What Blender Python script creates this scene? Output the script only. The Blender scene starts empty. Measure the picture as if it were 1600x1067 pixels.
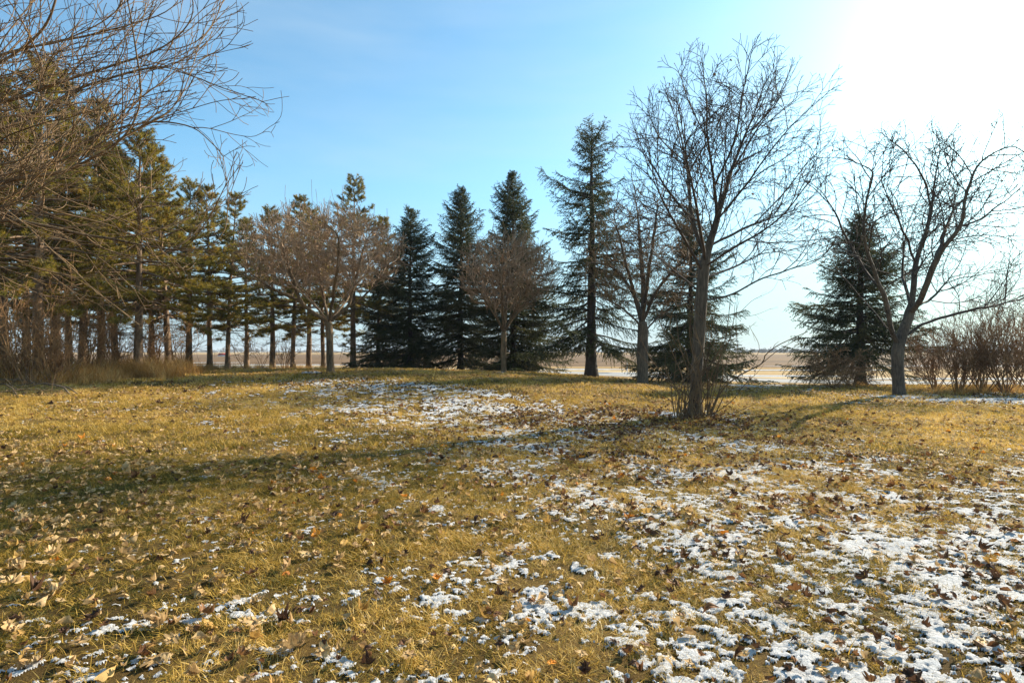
import bpy, math, random
import numpy as np
from math import radians, sin, cos, pi
from mathutils import Vector, Matrix

random.seed(7)
RNG = np.random.default_rng(7)
SC = bpy.context.scene
COL = SC.collection

# ------------------------------------------------------------------ camera, sky, sun, exposure
CAM_Z = 1.6
F = 1600 * 20.0 / 36.0           # focal length in photograph pixels
HZ = 549.0                        # photograph row of the horizon
cam_d = bpy.data.cameras.new('camera')
cam_d.lens = 20.0
cam_d.sensor_width = 36.0
cam_d.shift_y = (HZ - 533.5) / 1600.0
cam_d.clip_start = 0.05
cam_d.clip_end = 9000.0
cam = bpy.data.objects.new('camera', cam_d)
cam.location = (0, 0, CAM_Z)
cam.rotation_euler = (radians(90), 0, 0)
COL.objects.link(cam)
SC.camera = cam

SUN_AZ, SUN_EL = radians(52.5), radians(27.0)      # azimuth clockwise from +Y (view direction)
world = bpy.data.worlds.new('World')
SC.world = world
world.use_nodes = True
wn = world.node_tree
wn.nodes.clear()
w_out = wn.nodes.new('ShaderNodeOutputWorld')
w_bg = wn.nodes.new('ShaderNodeBackground')
w_sky = wn.nodes.new('ShaderNodeTexSky')
w_sky.sky_type = 'NISHITA'
w_sky.sun_disc = False
w_sky.sun_elevation = SUN_EL
w_sky.sun_rotation = SUN_AZ
w_sky.altitude = 200.0
w_sky.air_density = 1.0
w_sky.dust_density = 1.0
w_sky.ozone_density = 1.6
w_bg.inputs['Strength'].default_value = 0.118
w_tint = wn.nodes.new('ShaderNodeMix')           # the photograph's cooler white balance for the sky
w_tint.data_type = 'RGBA'
w_tint.blend_type = 'MULTIPLY'
w_tint.inputs[0].default_value = 1.0
w_tint.inputs[7].default_value = (0.64, 0.94, 0.95, 1)
wn.links.new(w_sky.outputs['Color'], w_tint.inputs[6])
w_tc = wn.nodes.new('ShaderNodeTexCoord')         # faint high cirrus all over the sky
w_mp = wn.nodes.new('ShaderNodeMapping')
w_mp.inputs['Scale'].default_value = (1.2, 2.2, 6.5)
w_mp.inputs['Rotation'].default_value = (0.15, 0.1, 0.4)
w_ns = wn.nodes.new('ShaderNodeTexNoise')
w_ns.inputs['Scale'].default_value = 1.1
w_ns.inputs['Detail'].default_value = 5
w_ns.inputs['Roughness'].default_value = 0.5
w_mr = wn.nodes.new('ShaderNodeMapRange')
w_mr.inputs['From Min'].default_value = 0.40
w_mr.inputs['From Max'].default_value = 0.75
w_mr.inputs['To Max'].default_value = 0.34
w_mr.interpolation_type = 'SMOOTHSTEP'
w_cl = wn.nodes.new('ShaderNodeMix')
w_cl.data_type = 'RGBA'
w_cl.inputs[7].default_value = (2.9, 3.5, 3.9, 1)
wn.links.new(w_tc.outputs['Generated'], w_mp.inputs['Vector'])
wn.links.new(w_mp.outputs['Vector'], w_ns.inputs['Vector'])
wn.links.new(w_ns.outputs['Fac'], w_mr.inputs['Value'])
wn.links.new(w_mr.outputs['Result'], w_cl.inputs[0])
wn.links.new(w_tint.outputs[2], w_cl.inputs[6])
w_sx = wn.nodes.new('ShaderNodeSeparateXYZ')      # pale haze towards the horizon, the same all round
w_hz = wn.nodes.new('ShaderNodeMapRange')
w_hz.interpolation_type = 'SMOOTHSTEP'
w_hz.inputs['From Min'].default_value = 0.0
w_hz.inputs['From Max'].default_value = 0.34
w_hz.inputs['To Min'].default_value = 0.85
w_hz.inputs['To Max'].default_value = 0.0
w_hm = wn.nodes.new('ShaderNodeMix')
w_hm.data_type = 'RGBA'
w_hm.inputs[7].default_value = (2.15, 2.75, 3.2, 1)
wn.links.new(w_tc.outputs['Generated'], w_sx.inputs[0])
wn.links.new(w_sx.outputs['Z'], w_hz.inputs['Value'])
wn.links.new(w_hz.outputs['Result'], w_hm.inputs[0])
wn.links.new(w_cl.outputs[2], w_hm.inputs[6])
wn.links.new(w_hm.outputs[2], w_bg.inputs['Color'])
wn.links.new(w_bg.outputs['Background'], w_out.inputs['Surface'])

sun_d = bpy.data.lights.new('sun', 'SUN')
sun_d.energy = 5.0
sun_d.angle = radians(0.55)
sun_d.color = (1.0, 0.90, 0.74)
sun = bpy.data.objects.new('sun', sun_d)
SUN_V = Vector((sin(SUN_AZ) * cos(SUN_EL), cos(SUN_AZ) * cos(SUN_EL), sin(SUN_EL)))
sun.rotation_euler = SUN_V.to_track_quat('Z', 'Y').to_euler()
sun.location = (30, 20, 30)
COL.objects.link(sun)
SC.view_settings.view_transform = 'Standard'
SC.view_settings.look = 'None'
SC.view_settings.gamma = 1.0
SC.view_settings.exposure = 1.15


# ------------------------------------------------------------------ small helpers
def hash2(ix, iy, seed):
    h = (ix.astype(np.int64) * 374761393 + iy.astype(np.int64) * 668265263 + seed * 1442695041) & 0xFFFFFFFF
    h = ((h ^ (h >> 13)) * 1274126177) & 0xFFFFFFFF
    h = ((h ^ (h >> 16)) * 2246822519) & 0xFFFFFFFF
    return ((h ^ (h >> 15)) & 0xFFFFFF) / float(0xFFFFFF)


def vnoise(x, y, seed=0):
    ix, iy = np.floor(x), np.floor(y)
    fx, fy = x - ix, y - iy
    fx = fx * fx * fx * (fx * (fx * 6 - 15) + 10)
    fy = fy * fy * fy * (fy * (fy * 6 - 15) + 10)
    a, b = hash2(ix, iy, seed), hash2(ix + 1, iy, seed)
    c, d = hash2(ix, iy + 1, seed), hash2(ix + 1, iy + 1, seed)
    return (a * (1 - fx) + b * fx) * (1 - fy) + (c * (1 - fx) + d * fx) * fy


def fbm(x, y, octv=4, seed=0, gain=0.5):
    s, a, n = 0.0, 1.0, 0.0
    for o in range(octv):
        c, sn = cos(0.6 * o + 0.3), sin(0.6 * o + 0.3)
        s = s + a * vnoise((x * c - y * sn) * 2 ** o + 17.3 * o, (x * sn + y * c) * 2 ** o - 9.1 * o, seed + o)
        n += a
        a *= gain
    return s / n


def mesh_from(name, verts, tris=None, quads=None, mats=(), mat_idx=None, smooth=False):
    """fast mesh from numpy arrays; faces are tris first, then quads"""
    me = bpy.data.meshes.new(name)
    verts = np.asarray(verts, np.float32).reshape(-1, 3)
    nt = 0 if tris is None else len(tris)
    nq = 0 if quads is None else len(quads)
    loops = []
    if nt:
        loops.append(np.asarray(tris, np.int32).ravel())
    if nq:
        loops.append(np.asarray(quads, np.int32).ravel())
    loops = np.concatenate(loops) if loops else np.zeros(0, np.int32)
    me.vertices.add(len(verts))
    me.vertices.foreach_set('co', verts.ravel())
    me.loops.add(len(loops))
    me.loops.foreach_set('vertex_index', loops)
    me.polygons.add(nt + nq)
    starts = np.concatenate([np.arange(nt) * 3, nt * 3 + np.arange(nq) * 4]).astype(np.int32)
    me.polygons.foreach_set('loop_start', starts)
    for m in mats:
        me.materials.append(m)
    if mat_idx is not None:
        me.polygons.foreach_set('material_index', np.asarray(mat_idx, np.int32))
    if smooth:
        me.polygons.foreach_set('use_smooth', np.ones(nt + nq, bool))
    me.update(calc_edges=True)
    me.validate()
    return me


def link(name, data, parent=None, label=None, cat=None, group=None, kind=None):
    o = bpy.data.objects.new(name, data)
    COL.objects.link(o)
    if parent is not None:
        o.parent = parent
    if label:
        o['label'] = label
    if cat:
        o['category'] = cat
    if group:
        o['group'] = group
    if kind:
        o['kind'] = kind
    return o


def at(px, d, py=None):
    """photograph column (and row) at depth d -> world"""
    x = (px - 800.0) / F * d
    if py is None:
        return x
    return np.array((x, d, CAM_Z - (py - HZ) / F * d))


# ------------------------------------------------------------------ terrain height
CP = []                                     # (x, y, z) control points
for X in range(-14, 17, 4):
    for Y in (-4, 0, 4, 8, 12):
        CP.append((X, Y, 0.0 if X > -9 else 0.12))
for px, d, z in [(1085, 14, 0.0), (1250, 17, -0.02), (1500, 16, 0.0), (1405, 20, 0.0), (1600, 21, 0.0), (1750, 22, 0.0),
                 (1350, 28, 0.02), (1500, 28, -0.05), (1700, 30, -0.1), (1200, 24, 0.02), (1004, 24, 0.17), (1075, 27, 0.05),
                 (922, 29, 0.26), (860, 25, 0.42), (787, 27, 0.52), (720, 24, 0.82), (650, 25, 0.92), (580, 24, 0.86), (516, 23, 0.75),
                 (650, 20, 0.55), (516, 19, 0.5), (800, 20, 0.3), (400, 22, 0.68), (300, 22, 0.66), (200, 19, 0.66), (60, 17, 0.68),
                 (-100, 16, 0.7), (-250, 15, 0.6), (100, 14, 0.45), (300, 15, 0.38), (500, 15, 0.25), (-100, 10, 0.25), (150, 11, 0.16),
                 (640, 32, 0.62), (720, 32, 0.55), (800, 32, 0.4), (560, 34, 0.5), (460, 35, 0.5), (426, 36, 0.48), (355, 30, 0.62),
                 (300, 28, 0.66), (230, 26, 0.68), (130, 23, 0.72), (0, 21, 0.75), (-200, 20, 0.75), (-500, 20, 0.6),
                 (100, 34, 0.3), (-100, 30, 0.4), (300, 42, 0.0), (500, 44, -0.1), (650, 42, -0.1), (800, 40, -0.15), (950, 37, -0.15),
                 (1100, 33, -0.12), (1250, 33, -0.15), (1400, 34, -0.2), (-300, 40, 0.0)]:
    CP.append((at(px, d), d, z))
CP = np.array(CP)


def ground(x, y):
    x, y = np.asarray(x, float), np.asarray(y, float)
    shp = x.shape
    x, y = x.ravel(), y.ravel()
    out = np.zeros(len(x))
    sg = 1.7 + 0.05 * np.clip(CP[:, 1], 0, 50)
    for s in range(0, len(x), 40000):
        dx = x[s:s + 40000, None] - CP[None, :, 0]
        dy = y[s:s + 40000, None] - CP[None, :, 1]
        w = np.exp(-(dx * dx + dy * dy) / (2 * sg * sg)) + 1e-9
        z = (w * CP[None, :, 2]).sum(1) / w.sum(1)
        wt = w.max(1)
        out[s:s + 40000] = z
    # the lawn dips under the field beyond its far edge
    edge = 47.0 - np.clip(x + 4, 0, 12) * 1.05
    t = np.clip((y - (edge - 9)) / 12.0, 0, 1)
    t = t * t * (3 - 2 * t)
    out = out * (1 - t) + (-0.62) * t
    out += (fbm(x * 0.55, y * 0.55, 3, 5) - 0.5) * 0.09 + (fbm(x * 3.1, y * 3.1, 2, 9) - 0.5) * 0.03
    return out.reshape(shp)


def gz(x, y):
    return float(ground(np.array([x]), np.array([y]))[0])


# ------------------------------------------------------------------ materials
def new_mat(name):
    m = bpy.data.materials.new(name)
    m.use_nodes = True
    nt = m.node_tree
    nt.nodes.clear()
    return m, nt, nt.nodes.new('ShaderNodeOutputMaterial')


def ramp(nt, stops):
    r = nt.nodes.new('ShaderNodeValToRGB')
    el = r.color_ramp.elements
    while len(el) < len(stops):
        el.new(0.5)
    for e, (p, c) in zip(el, stops):
        e.position = p
        e.color = (*c, 1)
    return r


def noise_node(nt, scale, detail=4, rough=0.55, vec=None, dims='3D'):
    n = nt.nodes.new('ShaderNodeTexNoise')
    n.inputs['Scale'].default_value = scale
    n.inputs['Detail'].default_value = detail
    n.inputs['Roughness'].default_value = rough
    if vec is not None:
        nt.links.new(vec, n.inputs['Vector'])
    return n


def bark_mat(name, dark, light, scale=24.0, bump=1.0, stretch=0.16):
    m, nt, out = new_mat(name)
    b = nt.nodes.new('ShaderNodeBsdfPrincipled')
    g = nt.nodes.new('ShaderNodeNewGeometry')
    mp = nt.nodes.new('ShaderNodeMapping')
    mp.inputs['Scale'].default_value = (1, 1, stretch)
    nt.links.new(g.outputs['Position'], mp.inputs['Vector'])
    n = noise_node(nt, scale, 6, 0.65, mp.outputs['Vector'])
    n2 = noise_node(nt, 1.3, 3, 0.5, g.outputs['Position'])
    mx = nt.nodes.new('ShaderNodeMath')
    mx.operation = 'MULTIPLY_ADD'
    mx.inputs[1].default_value = 0.45
    nt.links.new(n2.outputs['Fac'], mx.inputs[0])
    sc = nt.nodes.new('ShaderNodeMath')
    sc.operation = 'MULTIPLY'
    sc.inputs[1].default_value = 0.62
    nt.links.new(n.outputs['Fac'], sc.inputs[0])
    nt.links.new(sc.outputs[0], mx.inputs[2])
    r = ramp(nt, [(0.40, dark), (0.64, light)])
    nt.links.new(mx.outputs[0], r.inputs['Fac'])
    nt.links.new(r.outputs['Color'], b.inputs['Base Color'])
    b.inputs['Roughness'].default_value = 0.85
    bp = nt.nodes.new('ShaderNodeBump')
    bp.inputs['Strength'].default_value = bump
    bp.inputs['Distance'].default_value = 0.03
    nt.links.new(n.outputs['Fac'], bp.inputs['Height'])
    nt.links.new(bp.outputs['Normal'], b.inputs['Normal'])
    nt.links.new(b.outputs['BSDF'], out.inputs['Surface'])
    return m


def leafy_mat(name, stops, trans=0.35, attr=None, pos_scale=None, pos_amt=0.5, rand_amt=0.3, rough=0.6, green=None):
    """diffuse + translucent; colour along a ramp driven by a per-blade attribute, instance randomness and position noise"""
    m, nt, out = new_mat(name)
    acc = nt.nodes.new('ShaderNodeValue')
    acc.outputs[0].default_value = 0.5
    cur = acc.outputs[0]

    def add(sock, amt, cen=0.5):
        nonlocal cur
        s = nt.nodes.new('ShaderNodeMath')
        s.operation = 'SUBTRACT'
        nt.links.new(sock, s.inputs[0])
        s.inputs[1].default_value = cen
        a = nt.nodes.new('ShaderNodeMath')
        a.operation = 'MULTIPLY_ADD'
        nt.links.new(s.outputs[0], a.inputs[0])
        a.inputs[1].default_value = amt
        nt.links.new(cur, a.inputs[2])
        cur = a.outputs[0]
    if attr:
        at_ = nt.nodes.new('ShaderNodeAttribute')
        at_.attribute_name = attr
        add(at_.outputs['Fac'], 0.75)
    if rand_amt:
        oi = nt.nodes.new('ShaderNodeObjectInfo')
        add(oi.outputs['Random'], rand_amt)
    if pos_scale:
        g = nt.nodes.new('ShaderNodeNewGeometry')
        n = noise_node(nt, pos_scale, 3, 0.55, g.outputs['Position'])
        add(n.outputs['Fac'], pos_amt * 2)
        n = noise_node(nt, pos_scale * 6.5, 3, 0.6, g.outputs['Position'])
        add(n.outputs['Fac'], pos_amt * 1.3)
    if green:                                    # a stretch of lawn that stayed greener
        g2 = nt.nodes.new('ShaderNodeNewGeometry')
        ds = nt.nodes.new('ShaderNodeVectorMath')
        ds.operation = 'DISTANCE'
        nt.links.new(g2.outputs['Position'], ds.inputs[0])
        ds.inputs[1].default_value = (green[0], green[1], 0)
        mr = nt.nodes.new('ShaderNodeMapRange')
        mr.interpolation_type = 'SMOOTHSTEP'
        mr.inputs['From Min'].default_value = green[2] * 0.2
        mr.inputs['From Max'].default_value = green[2]
        mr.inputs['To Min'].default_value = green[3]
        mr.inputs['To Max'].default_value = 0.0
        nt.links.new(ds.outputs['Value'], mr.inputs['Value'])
        add(mr.outputs['Result'], -1.0, 0.0)
    r = ramp(nt, stops)
    nt.links.new(cur, r.inputs['Fac'])
    d = nt.nodes.new('ShaderNodeBsdfPrincipled')
    d.inputs['Roughness'].default_value = rough
    d.inputs['Specular IOR Level'].default_value = 0.25
    t = nt.nodes.new('ShaderNodeBsdfTranslucent')
    nt.links.new(r.outputs['Color'], d.inputs['Base Color'])
    nt.links.new(r.outputs['Color'], t.inputs['Color'])
    mx = nt.nodes.new('ShaderNodeMixShader')
    mx.inputs['Fac'].default_value = trans
    nt.links.new(d.outputs['BSDF'], mx.inputs[1])
    nt.links.new(t.outputs['BSDF'], mx.inputs[2])
    nt.links.new(mx.outputs['Shader'], out.inputs['Surface'])
    m['ramp'] = r.name
    return m


M = {}
M['maple_bark'] = bark_mat('maple_bark', (0.026, 0.019, 0.012), (0.145, 0.105, 0.064))
M['grey_bark'] = bark_mat('grey_bark', (0.028, 0.021, 0.015), (0.135, 0.105, 0.07))
M['pale_bark'] = bark_mat('pale_bark', (0.055, 0.033, 0.016), (0.23, 0.145, 0.068))
M['twig'] = bark_mat('twig_bark', (0.026, 0.018, 0.012), (0.085, 0.058, 0.038), 6.0, 0.1)
M['pale_twig'] = bark_mat('pale_twig_bark', (0.05, 0.027, 0.012), (0.24, 0.145, 0.062), 5.0, 0.1)
M['brushy_twig'] = bark_mat('brushy_twig_bark', (0.16, 0.098, 0.055), (0.44, 0.29, 0.165), 4.0, 0.1)
M['red_twig'] = bark_mat('red_twig_bark', (0.12, 0.062, 0.026), (0.34, 0.19, 0.08), 4.0, 0.1)
M['tan_twig'] = bark_mat('tan_twig_bark', (0.13, 0.06, 0.02), (0.40, 0.22, 0.085), 4.0, 0.1)
M['pine_bark'] = bark_mat('pine_bark', (0.04, 0.023, 0.013), (0.27, 0.165, 0.085), 9.0, 0.9, 0.35)
M['spruce_bark'] = bark_mat('spruce_bark', (0.02, 0.015, 0.012), (0.075, 0.056, 0.044), 12.0, 0.7, 0.5)
M['pine_needle'] = leafy_mat('pine_needles', [(0.1, (0.065, 0.068, 0.012)), (0.42, (0.20, 0.165, 0.024)), (0.7, (0.34, 0.24, 0.034)), (0.95, (0.44, 0.24, 0.035))], 0.45, 'bc', 0.7, 0.35, 0.1)
M['spruce_needle'] = leafy_mat('spruce_needles', [(0.1, (0.024, 0.035, 0.015)), (0.5, (0.068, 0.080, 0.030)), (0.95, (0.17, 0.135, 0.045))], 0.32, 'bc', 0.6, 0.3, 0.1)
M['grass'] = leafy_mat('lawn_grass', [(0.0, (0.055, 0.068, 0.010)), (0.20, (0.20, 0.15, 0.018)), (0.38, (0.47, 0.285, 0.042)), (0.64, (0.69, 0.445, 0.095)), (1.0, (0.76, 0.57, 0.24))], 0.35, 'bc', 0.42, 0.55, 0.35, green=(-4.6, 7.0, 5.8, 0.27))
M['tall_grass'] = leafy_mat('tall_dry_grass', [(0.0, (0.22, 0.11, 0.03)), (0.5, (0.50, 0.29, 0.085)), (1.0, (0.70, 0.48, 0.19))], 0.35, 'bc', 0.5, 0.3, 0.4)


def leaf_mat(name, a, b, c):
    return leafy_mat(name, [(0.1, a), (0.5, b), (0.95, c)], 0.3, None, 24.0, 0.5, 0.5)


M['leaf_tan'] = leaf_mat('tan_leaf', (0.28, 0.16, 0.06), (0.52, 0.34, 0.15), (0.68, 0.50, 0.27))
M['leaf_gold'] = leaf_mat('golden_leaf', (0.30, 0.16, 0.04), (0.52, 0.31, 0.085), (0.64, 0.43, 0.16))
M['leaf_brown'] = leaf_mat('brown_leaf', (0.09, 0.04, 0.018), (0.19, 0.085, 0.032), (0.30, 0.15, 0.06))
M['leaf_dark'] = leaf_mat('dark_leaf', (0.04, 0.022, 0.014), (0.085, 0.042, 0.022), (0.15, 0.075, 0.036))
M['leaf_orange'] = leaf_mat('orange_leaf', (0.38, 0.12, 0.015), (0.60, 0.22, 0.02), (0.68, 0.33, 0.05))


def lawn_material():
    m, nt, out = new_mat('lawn_thatch')
    g = nt.nodes.new('ShaderNodeNewGeometry')
    b = nt.nodes.new('ShaderNodeBsdfPrincipled')
    n1 = noise_node(nt, 0.42, 3, 0.55, g.outputs['Position'])
    n2 = noise_node(nt, 95.0, 6, 0.8, g.outputs['Position'])
    a = nt.nodes.new('ShaderNodeMath')
    a.operation = 'MULTIPLY_ADD'
    nt.links.new(n1.outputs['Fac'], a.inputs[0])
    a.inputs[1].default_value = 0.7
    s = nt.nodes.new('ShaderNodeMath')
    s.operation = 'MULTIPLY'
    s.inputs[1].default_value = 0.55
    nt.links.new(n2.outputs['Fac'], s.inputs[0])
    nt.links.new(s.outputs[0], a.inputs[2])
    r = ramp(nt, [(0.38, (0.03, 0.022, 0.009)), (0.55, (0.10, 0.064, 0.020)), (0.70, (0.22, 0.135, 0.04)), (0.86, (0.42, 0.27, 0.09))])
    nt.links.new(a.outputs[0], r.inputs['Fac'])
    nt.links.new(r.outputs['Color'], b.inputs['Base Color'])
    b.inputs['Roughness'].default_value = 0.95
    b.inputs['Specular IOR Level'].default_value = 0.1
    bp = nt.nodes.new('ShaderNodeBump')
    bp.inputs['Strength'].default_value = 0.9
    bp.inputs['Distance'].default_value = 0.05
    nt.links.new(n2.outputs['Fac'], bp.inputs['Height'])
    nt.links.new(bp.outputs['Normal'], b.inputs['Normal'])
    nt.links.new(b.outputs['BSDF'], out.inputs['Surface'])
    return m


def snow_material():
    m, nt, out = new_mat('thin_snow')
    g = nt.nodes.new('ShaderNodeNewGeometry')
    b = nt.nodes.new('ShaderNodeBsdfPrincipled')
    n = noise_node(nt, 45.0, 5, 0.7, g.outputs['Position'])
    r = ramp(nt, [(0.30, (0.32, 0.31, 0.297)), (0.58, (0.55, 0.54, 0.525))])
    nt.links.new(n.outputs['Fac'], r.inputs['Fac'])
    nt.links.new(r.outputs['Color'], b.inputs['Base Color'])
    b.inputs['Roughness'].default_value = 0.85
    b.inputs['Specular IOR Level'].default_value = 0.08
    bp = nt.nodes.new('ShaderNodeBump')
    bp.inputs['Strength'].default_value = 0.7
    bp.inputs['Distance'].default_value = 0.02
    nt.links.new(n.outputs['Fac'], bp.inputs['Height'])
    nt.links.new(bp.outputs['Normal'], b.inputs['Normal'])
    nt.links.new(b.outputs['BSDF'], out.inputs['Surface'])
    return m


def strip_material(name, stops, sx, sy, detail=5, fine=30.0, amt=0.4):
    """soil / stubble: noise stretched along the rows"""
    m, nt, out = new_mat(name)
    g = nt.nodes.new('ShaderNodeNewGeometry')
    mp = nt.nodes.new('ShaderNodeMapping')
    mp.inputs['Scale'].default_value = (sx, sy, 1)
    mp.inputs['Rotation'].default_value = (0, 0, radians(12))
    nt.links.new(g.outputs['Position'], mp.inputs['Vector'])
    n = noise_node(nt, 1.0, detail, 0.6, mp.outputs['Vector'])
    n2 = noise_node(nt, fine, 3, 0.7, g.outputs['Position'])
    a = nt.nodes.new('ShaderNodeMath')
    a.operation = 'MULTIPLY_ADD'
    nt.links.new(n2.outputs['Fac'], a.inputs[0])
    a.inputs[1].default_value = amt
    nt.links.new(n.outputs['Fac'], a.inputs[2])
    r = ramp(nt, stops)
    nt.links.new(a.outputs[0], r.inputs['Fac'])
    b = nt.nodes.new('ShaderNodeBsdfPrincipled')
    b.inputs['Roughness'].default_value = 0.95
    b.inputs['Specular IOR Level'].default_value = 0.1
    nt.links.new(r.outputs['Color'], b.inputs['Base Color'])
    nt.links.new(b.outputs['BSDF'], out.inputs['Surface'])
    return m


M['lawn'] = lawn_material()
M['snow'] = snow_material()
M['field'] = strip_material('stubble_field', [(0.45, (0.13, 0.08, 0.032)), (0.62, (0.28, 0.165, 0.055)), (0.75, (0.36, 0.23, 0.085)), (0.95, (0.46, 0.37, 0.26))], 0.012, 0.07, 6, 2.2, 0.35)
M['soil'] = strip_material('ploughed_soil', [(0.4, (0.085, 0.05, 0.026)), (0.8, (0.19, 0.11, 0.05))], 0.01, 0.12, 5, 1.5, 0.3)
M['road'] = strip_material('frosty_gravel', [(0.4, (0.22, 0.20, 0.175)), (0.8, (0.34, 0.325, 0.30))], 0.05, 0.5, 5, 14.0, 0.4)
M['verge'] = strip_material('dry_verge', [(0.4, (0.20, 0.13, 0.06)), (0.65, (0.42, 0.29, 0.13)), (0.85, (0.60, 0.50, 0.36))], 0.05, 0.6, 6, 6.0, 0.4)
M['white'] = strip_material('white_paint', [(0.3, (0.7, 0.7, 0.7)), (0.8, (0.8, 0.8, 0.8))], 1, 1, 3, 20.0, 0.2)
M['red'] = strip_material('red_sheet_metal', [(0.3, (0.38, 0.03, 0.03)), (0.9, (0.5, 0.06, 0.05))], 1, 1, 3, 3.0, 0.2)
M['wood'] = strip_material('far_wood', [(0.4, (0.035, 0.032, 0.028)), (0.9, (0.085, 0.075, 0.06))], 0.1, 0.1, 4, 1.0, 0.4)


# ------------------------------------------------------------------ ground sheets
def lawn_grid(rows, cols, y0, y1, w0, wk):
    t = np.linspace(0, 1, rows)
    k = 3.2
    y = y0 + (y1 - y0) * (np.exp(k * t) - 1) / (np.exp(k) - 1)
    u = np.linspace(-1, 1, cols)
    Y = np.repeat(y[:, None], cols, 1)
    X = u[None, :] * (w0 + wk * np.clip(y, 0, None))[:, None]
    return X, Y


def grid_quads(r, c):
    i = (np.arange(r - 1)[:, None] * c + np.arange(c - 1)[None, :]).ravel()
    return np.stack([i, i + 1, i + c + 1, i + c], 1)


X, Y = lawn_grid(230, 260, -8.0, 58.0, 14.0, 1.15)
Z = ground(X, Y)
lawn = link('lawn', mesh_from('lawn', np.stack([X, Y, Z], -1), quads=grid_quads(*X.shape), mats=[M['lawn']], smooth=True), kind='structure')

FIELD_Z = -0.42


def sheet(name, pts, z, mat, kind='structure', sub=1):
    v = [(x, y, z) for x, y in pts]
    me = bpy.data.meshes.new(name)
    me.from_pydata(v, [], [tuple(range(len(v)))])
    me.materials.append(mat)
    return link(name, me, kind=kind)


sheet('field', [(-4500, -400), (4500, -400), (4500, 5500), (-4500, 5500)], FIELD_Z, M['field'])


def band(name, line, halfw, z, mat, rag=0.0, seed=0, n=240, kind='structure', gaps=0.0):
    """ragged strip following a polyline"""
    line = np.array(line, float)
    seg = np.r_[0, np.cumsum(np.linalg.norm(np.diff(line, axis=0), axis=1))]
    s = np.linspace(0, seg[-1], n)
    cx, cy = np.interp(s, seg, line[:, 0]), np.interp(s, seg, line[:, 1])
    tx, ty = np.gradient(cx), np.gradient(cy)
    L = np.hypot(tx, ty)
    nx, ny = -ty / L, tx / L
    wa = halfw * (1 + rag * (fbm(s * 0.23, s * 0 + 3, 4, seed) - 0.5) * 2)
    wb = halfw * (1 + rag * (fbm(s * 0.23, s * 0 + 8, 4, seed + 5) - 0.5) * 2)
    V = np.stack([np.stack([cx + nx * wa, cy + ny * wa, 0 * cx + z], 1), np.stack([cx - nx * wb, cy - ny * wb, 0 * cx + z], 1)], 1).reshape(-1, 3)
    i = np.arange(n - 1) * 2
    q = np.stack([i, i + 1, i + 3, i + 2], 1)
    if gaps:
        q = q[fbm(s[:-1] * 0.35, s[:-1] * 0 + 1.7, 3, seed + 11) > gaps]
    return link(name, mesh_from(name, V, quads=q, mats=[mat]), kind=kind)


ROAD = [(-190, 150), (-60, 86), (-10, 62), (6.1, 53.5), (17.5, 39.5), (30, 34.5), (70, 28), (160, 20)]
off = lambda dx, dy: [(x + dx, y + dy) for x, y in ROAD]
band('road', ROAD, 2.7, FIELD_Z + 0.012, M['road'], 0.08, 3)
band('verge', off(3.4, 5.6), 2.4, FIELD_Z + 0.006, M['verge'], 0.3, 8)
sheet('ploughed_field', [(-900, 95), (-60, 88), (40, 70), (140, 52), (900, 60), (1400, 330), (-1400, 380)], FIELD_Z + 0.02, M['soil'])

# ------------------------------------------------------------------ snow cover (real thin relief on the lawn)
SD = np.array([(1400, 1000, .64), (1550, 900, .66), (1200, 900, .58), (1100, 1000, .52), (1300, 800, .56), (1550, 780, .55), (1200, 745, .5), (1430, 735, .42),
               (1050, 700, .44), (950, 655, .32), (1000, 790, .48), (850, 740, .34), (900, 900, .3), (960, 980, .36), (750, 1000, .2),
               (640, 955, .3), (600, 1050, .32), (500, 1000, .12), (390, 970, .24), (350, 900, .14), (200, 1030, .13), (100, 900, .05), (100, 780, .03),
               (300, 700, .08), (200, 660, .1), (430, 645, .14), (560, 640, .46), (650, 640, .58), (760, 652, .62), (830, 670, .52),
               (600, 700, .16), (700, 760, .24), (500, 770, .12), (300, 780, .04), (600, 850, .13), (760, 850, .2), (1050, 632, .02), (1300, 660, .05),
               (1500, 690, .1), (700, 605, .0), (500, 605, .03), (1250, 625, 0), (1500, 642, 0), (100, 625, .0), (1040, 655, .42), (1120, 680, .3),
               (1395, 624, .2), (1580, 626, .62), (1480, 624, .45), (1480, 650, 0), (1650, 650, 0.1), (1330, 645, 0), (1700, 900, .66), (1800, 1050, .66), (-100, 900, .03), (-100, 700, .03), (1190, 606, .35),
               (900, 625, .0), (800, 615, .02), (0, 1050, .1), (1330, 604, .25), (1260, 606, .2), (1430, 606, .0)])
s_d = CAM_Z * F / (SD[:, 1] - HZ)
SDW = np.stack([(SD[:, 0] - 800) / F, np.log(s_d)], 1)


def snow_density(x, y):
    yy = np.clip(y, 1.2, None)
    a, b = x / yy, np.log(yy)
    num = np.zeros_like(a) + 1e-12 * 0.1
    den = np.zeros_like(a) + 1e-12
    for (sx, sy), dn in zip(SDW, SD[:, 2]):
        w = np.exp(-(((a - sx) / 0.085) ** 2 + ((b - sy) / 0.085) ** 2) / 2)
        num += w * dn
        den += w
    return num / den


def snow_raw(x, y):
    return 0.20 * fbm(x * 1.4, y * 1.4, 3, 21) + 0.28 * fbm(x * 6.0, y * 6.0, 2, 33) + 0.52 * fbm(x * 21, y * 21, 3, 41, 0.8)


_sx, _sy = RNG.uniform(-15, 15, 60000), RNG.uniform(1, 30, 60000)
_q = np.quantile(snow_raw(_sx, _sy), np.linspace(0, 1, 101))


def snow_height(x, y):
    dn = snow_density(x, y)
    r = np.interp(snow_raw(x, y), _q, np.linspace(0, 1, 101))     # uniform 0..1
    return r - (1 - dn), dn


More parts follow.
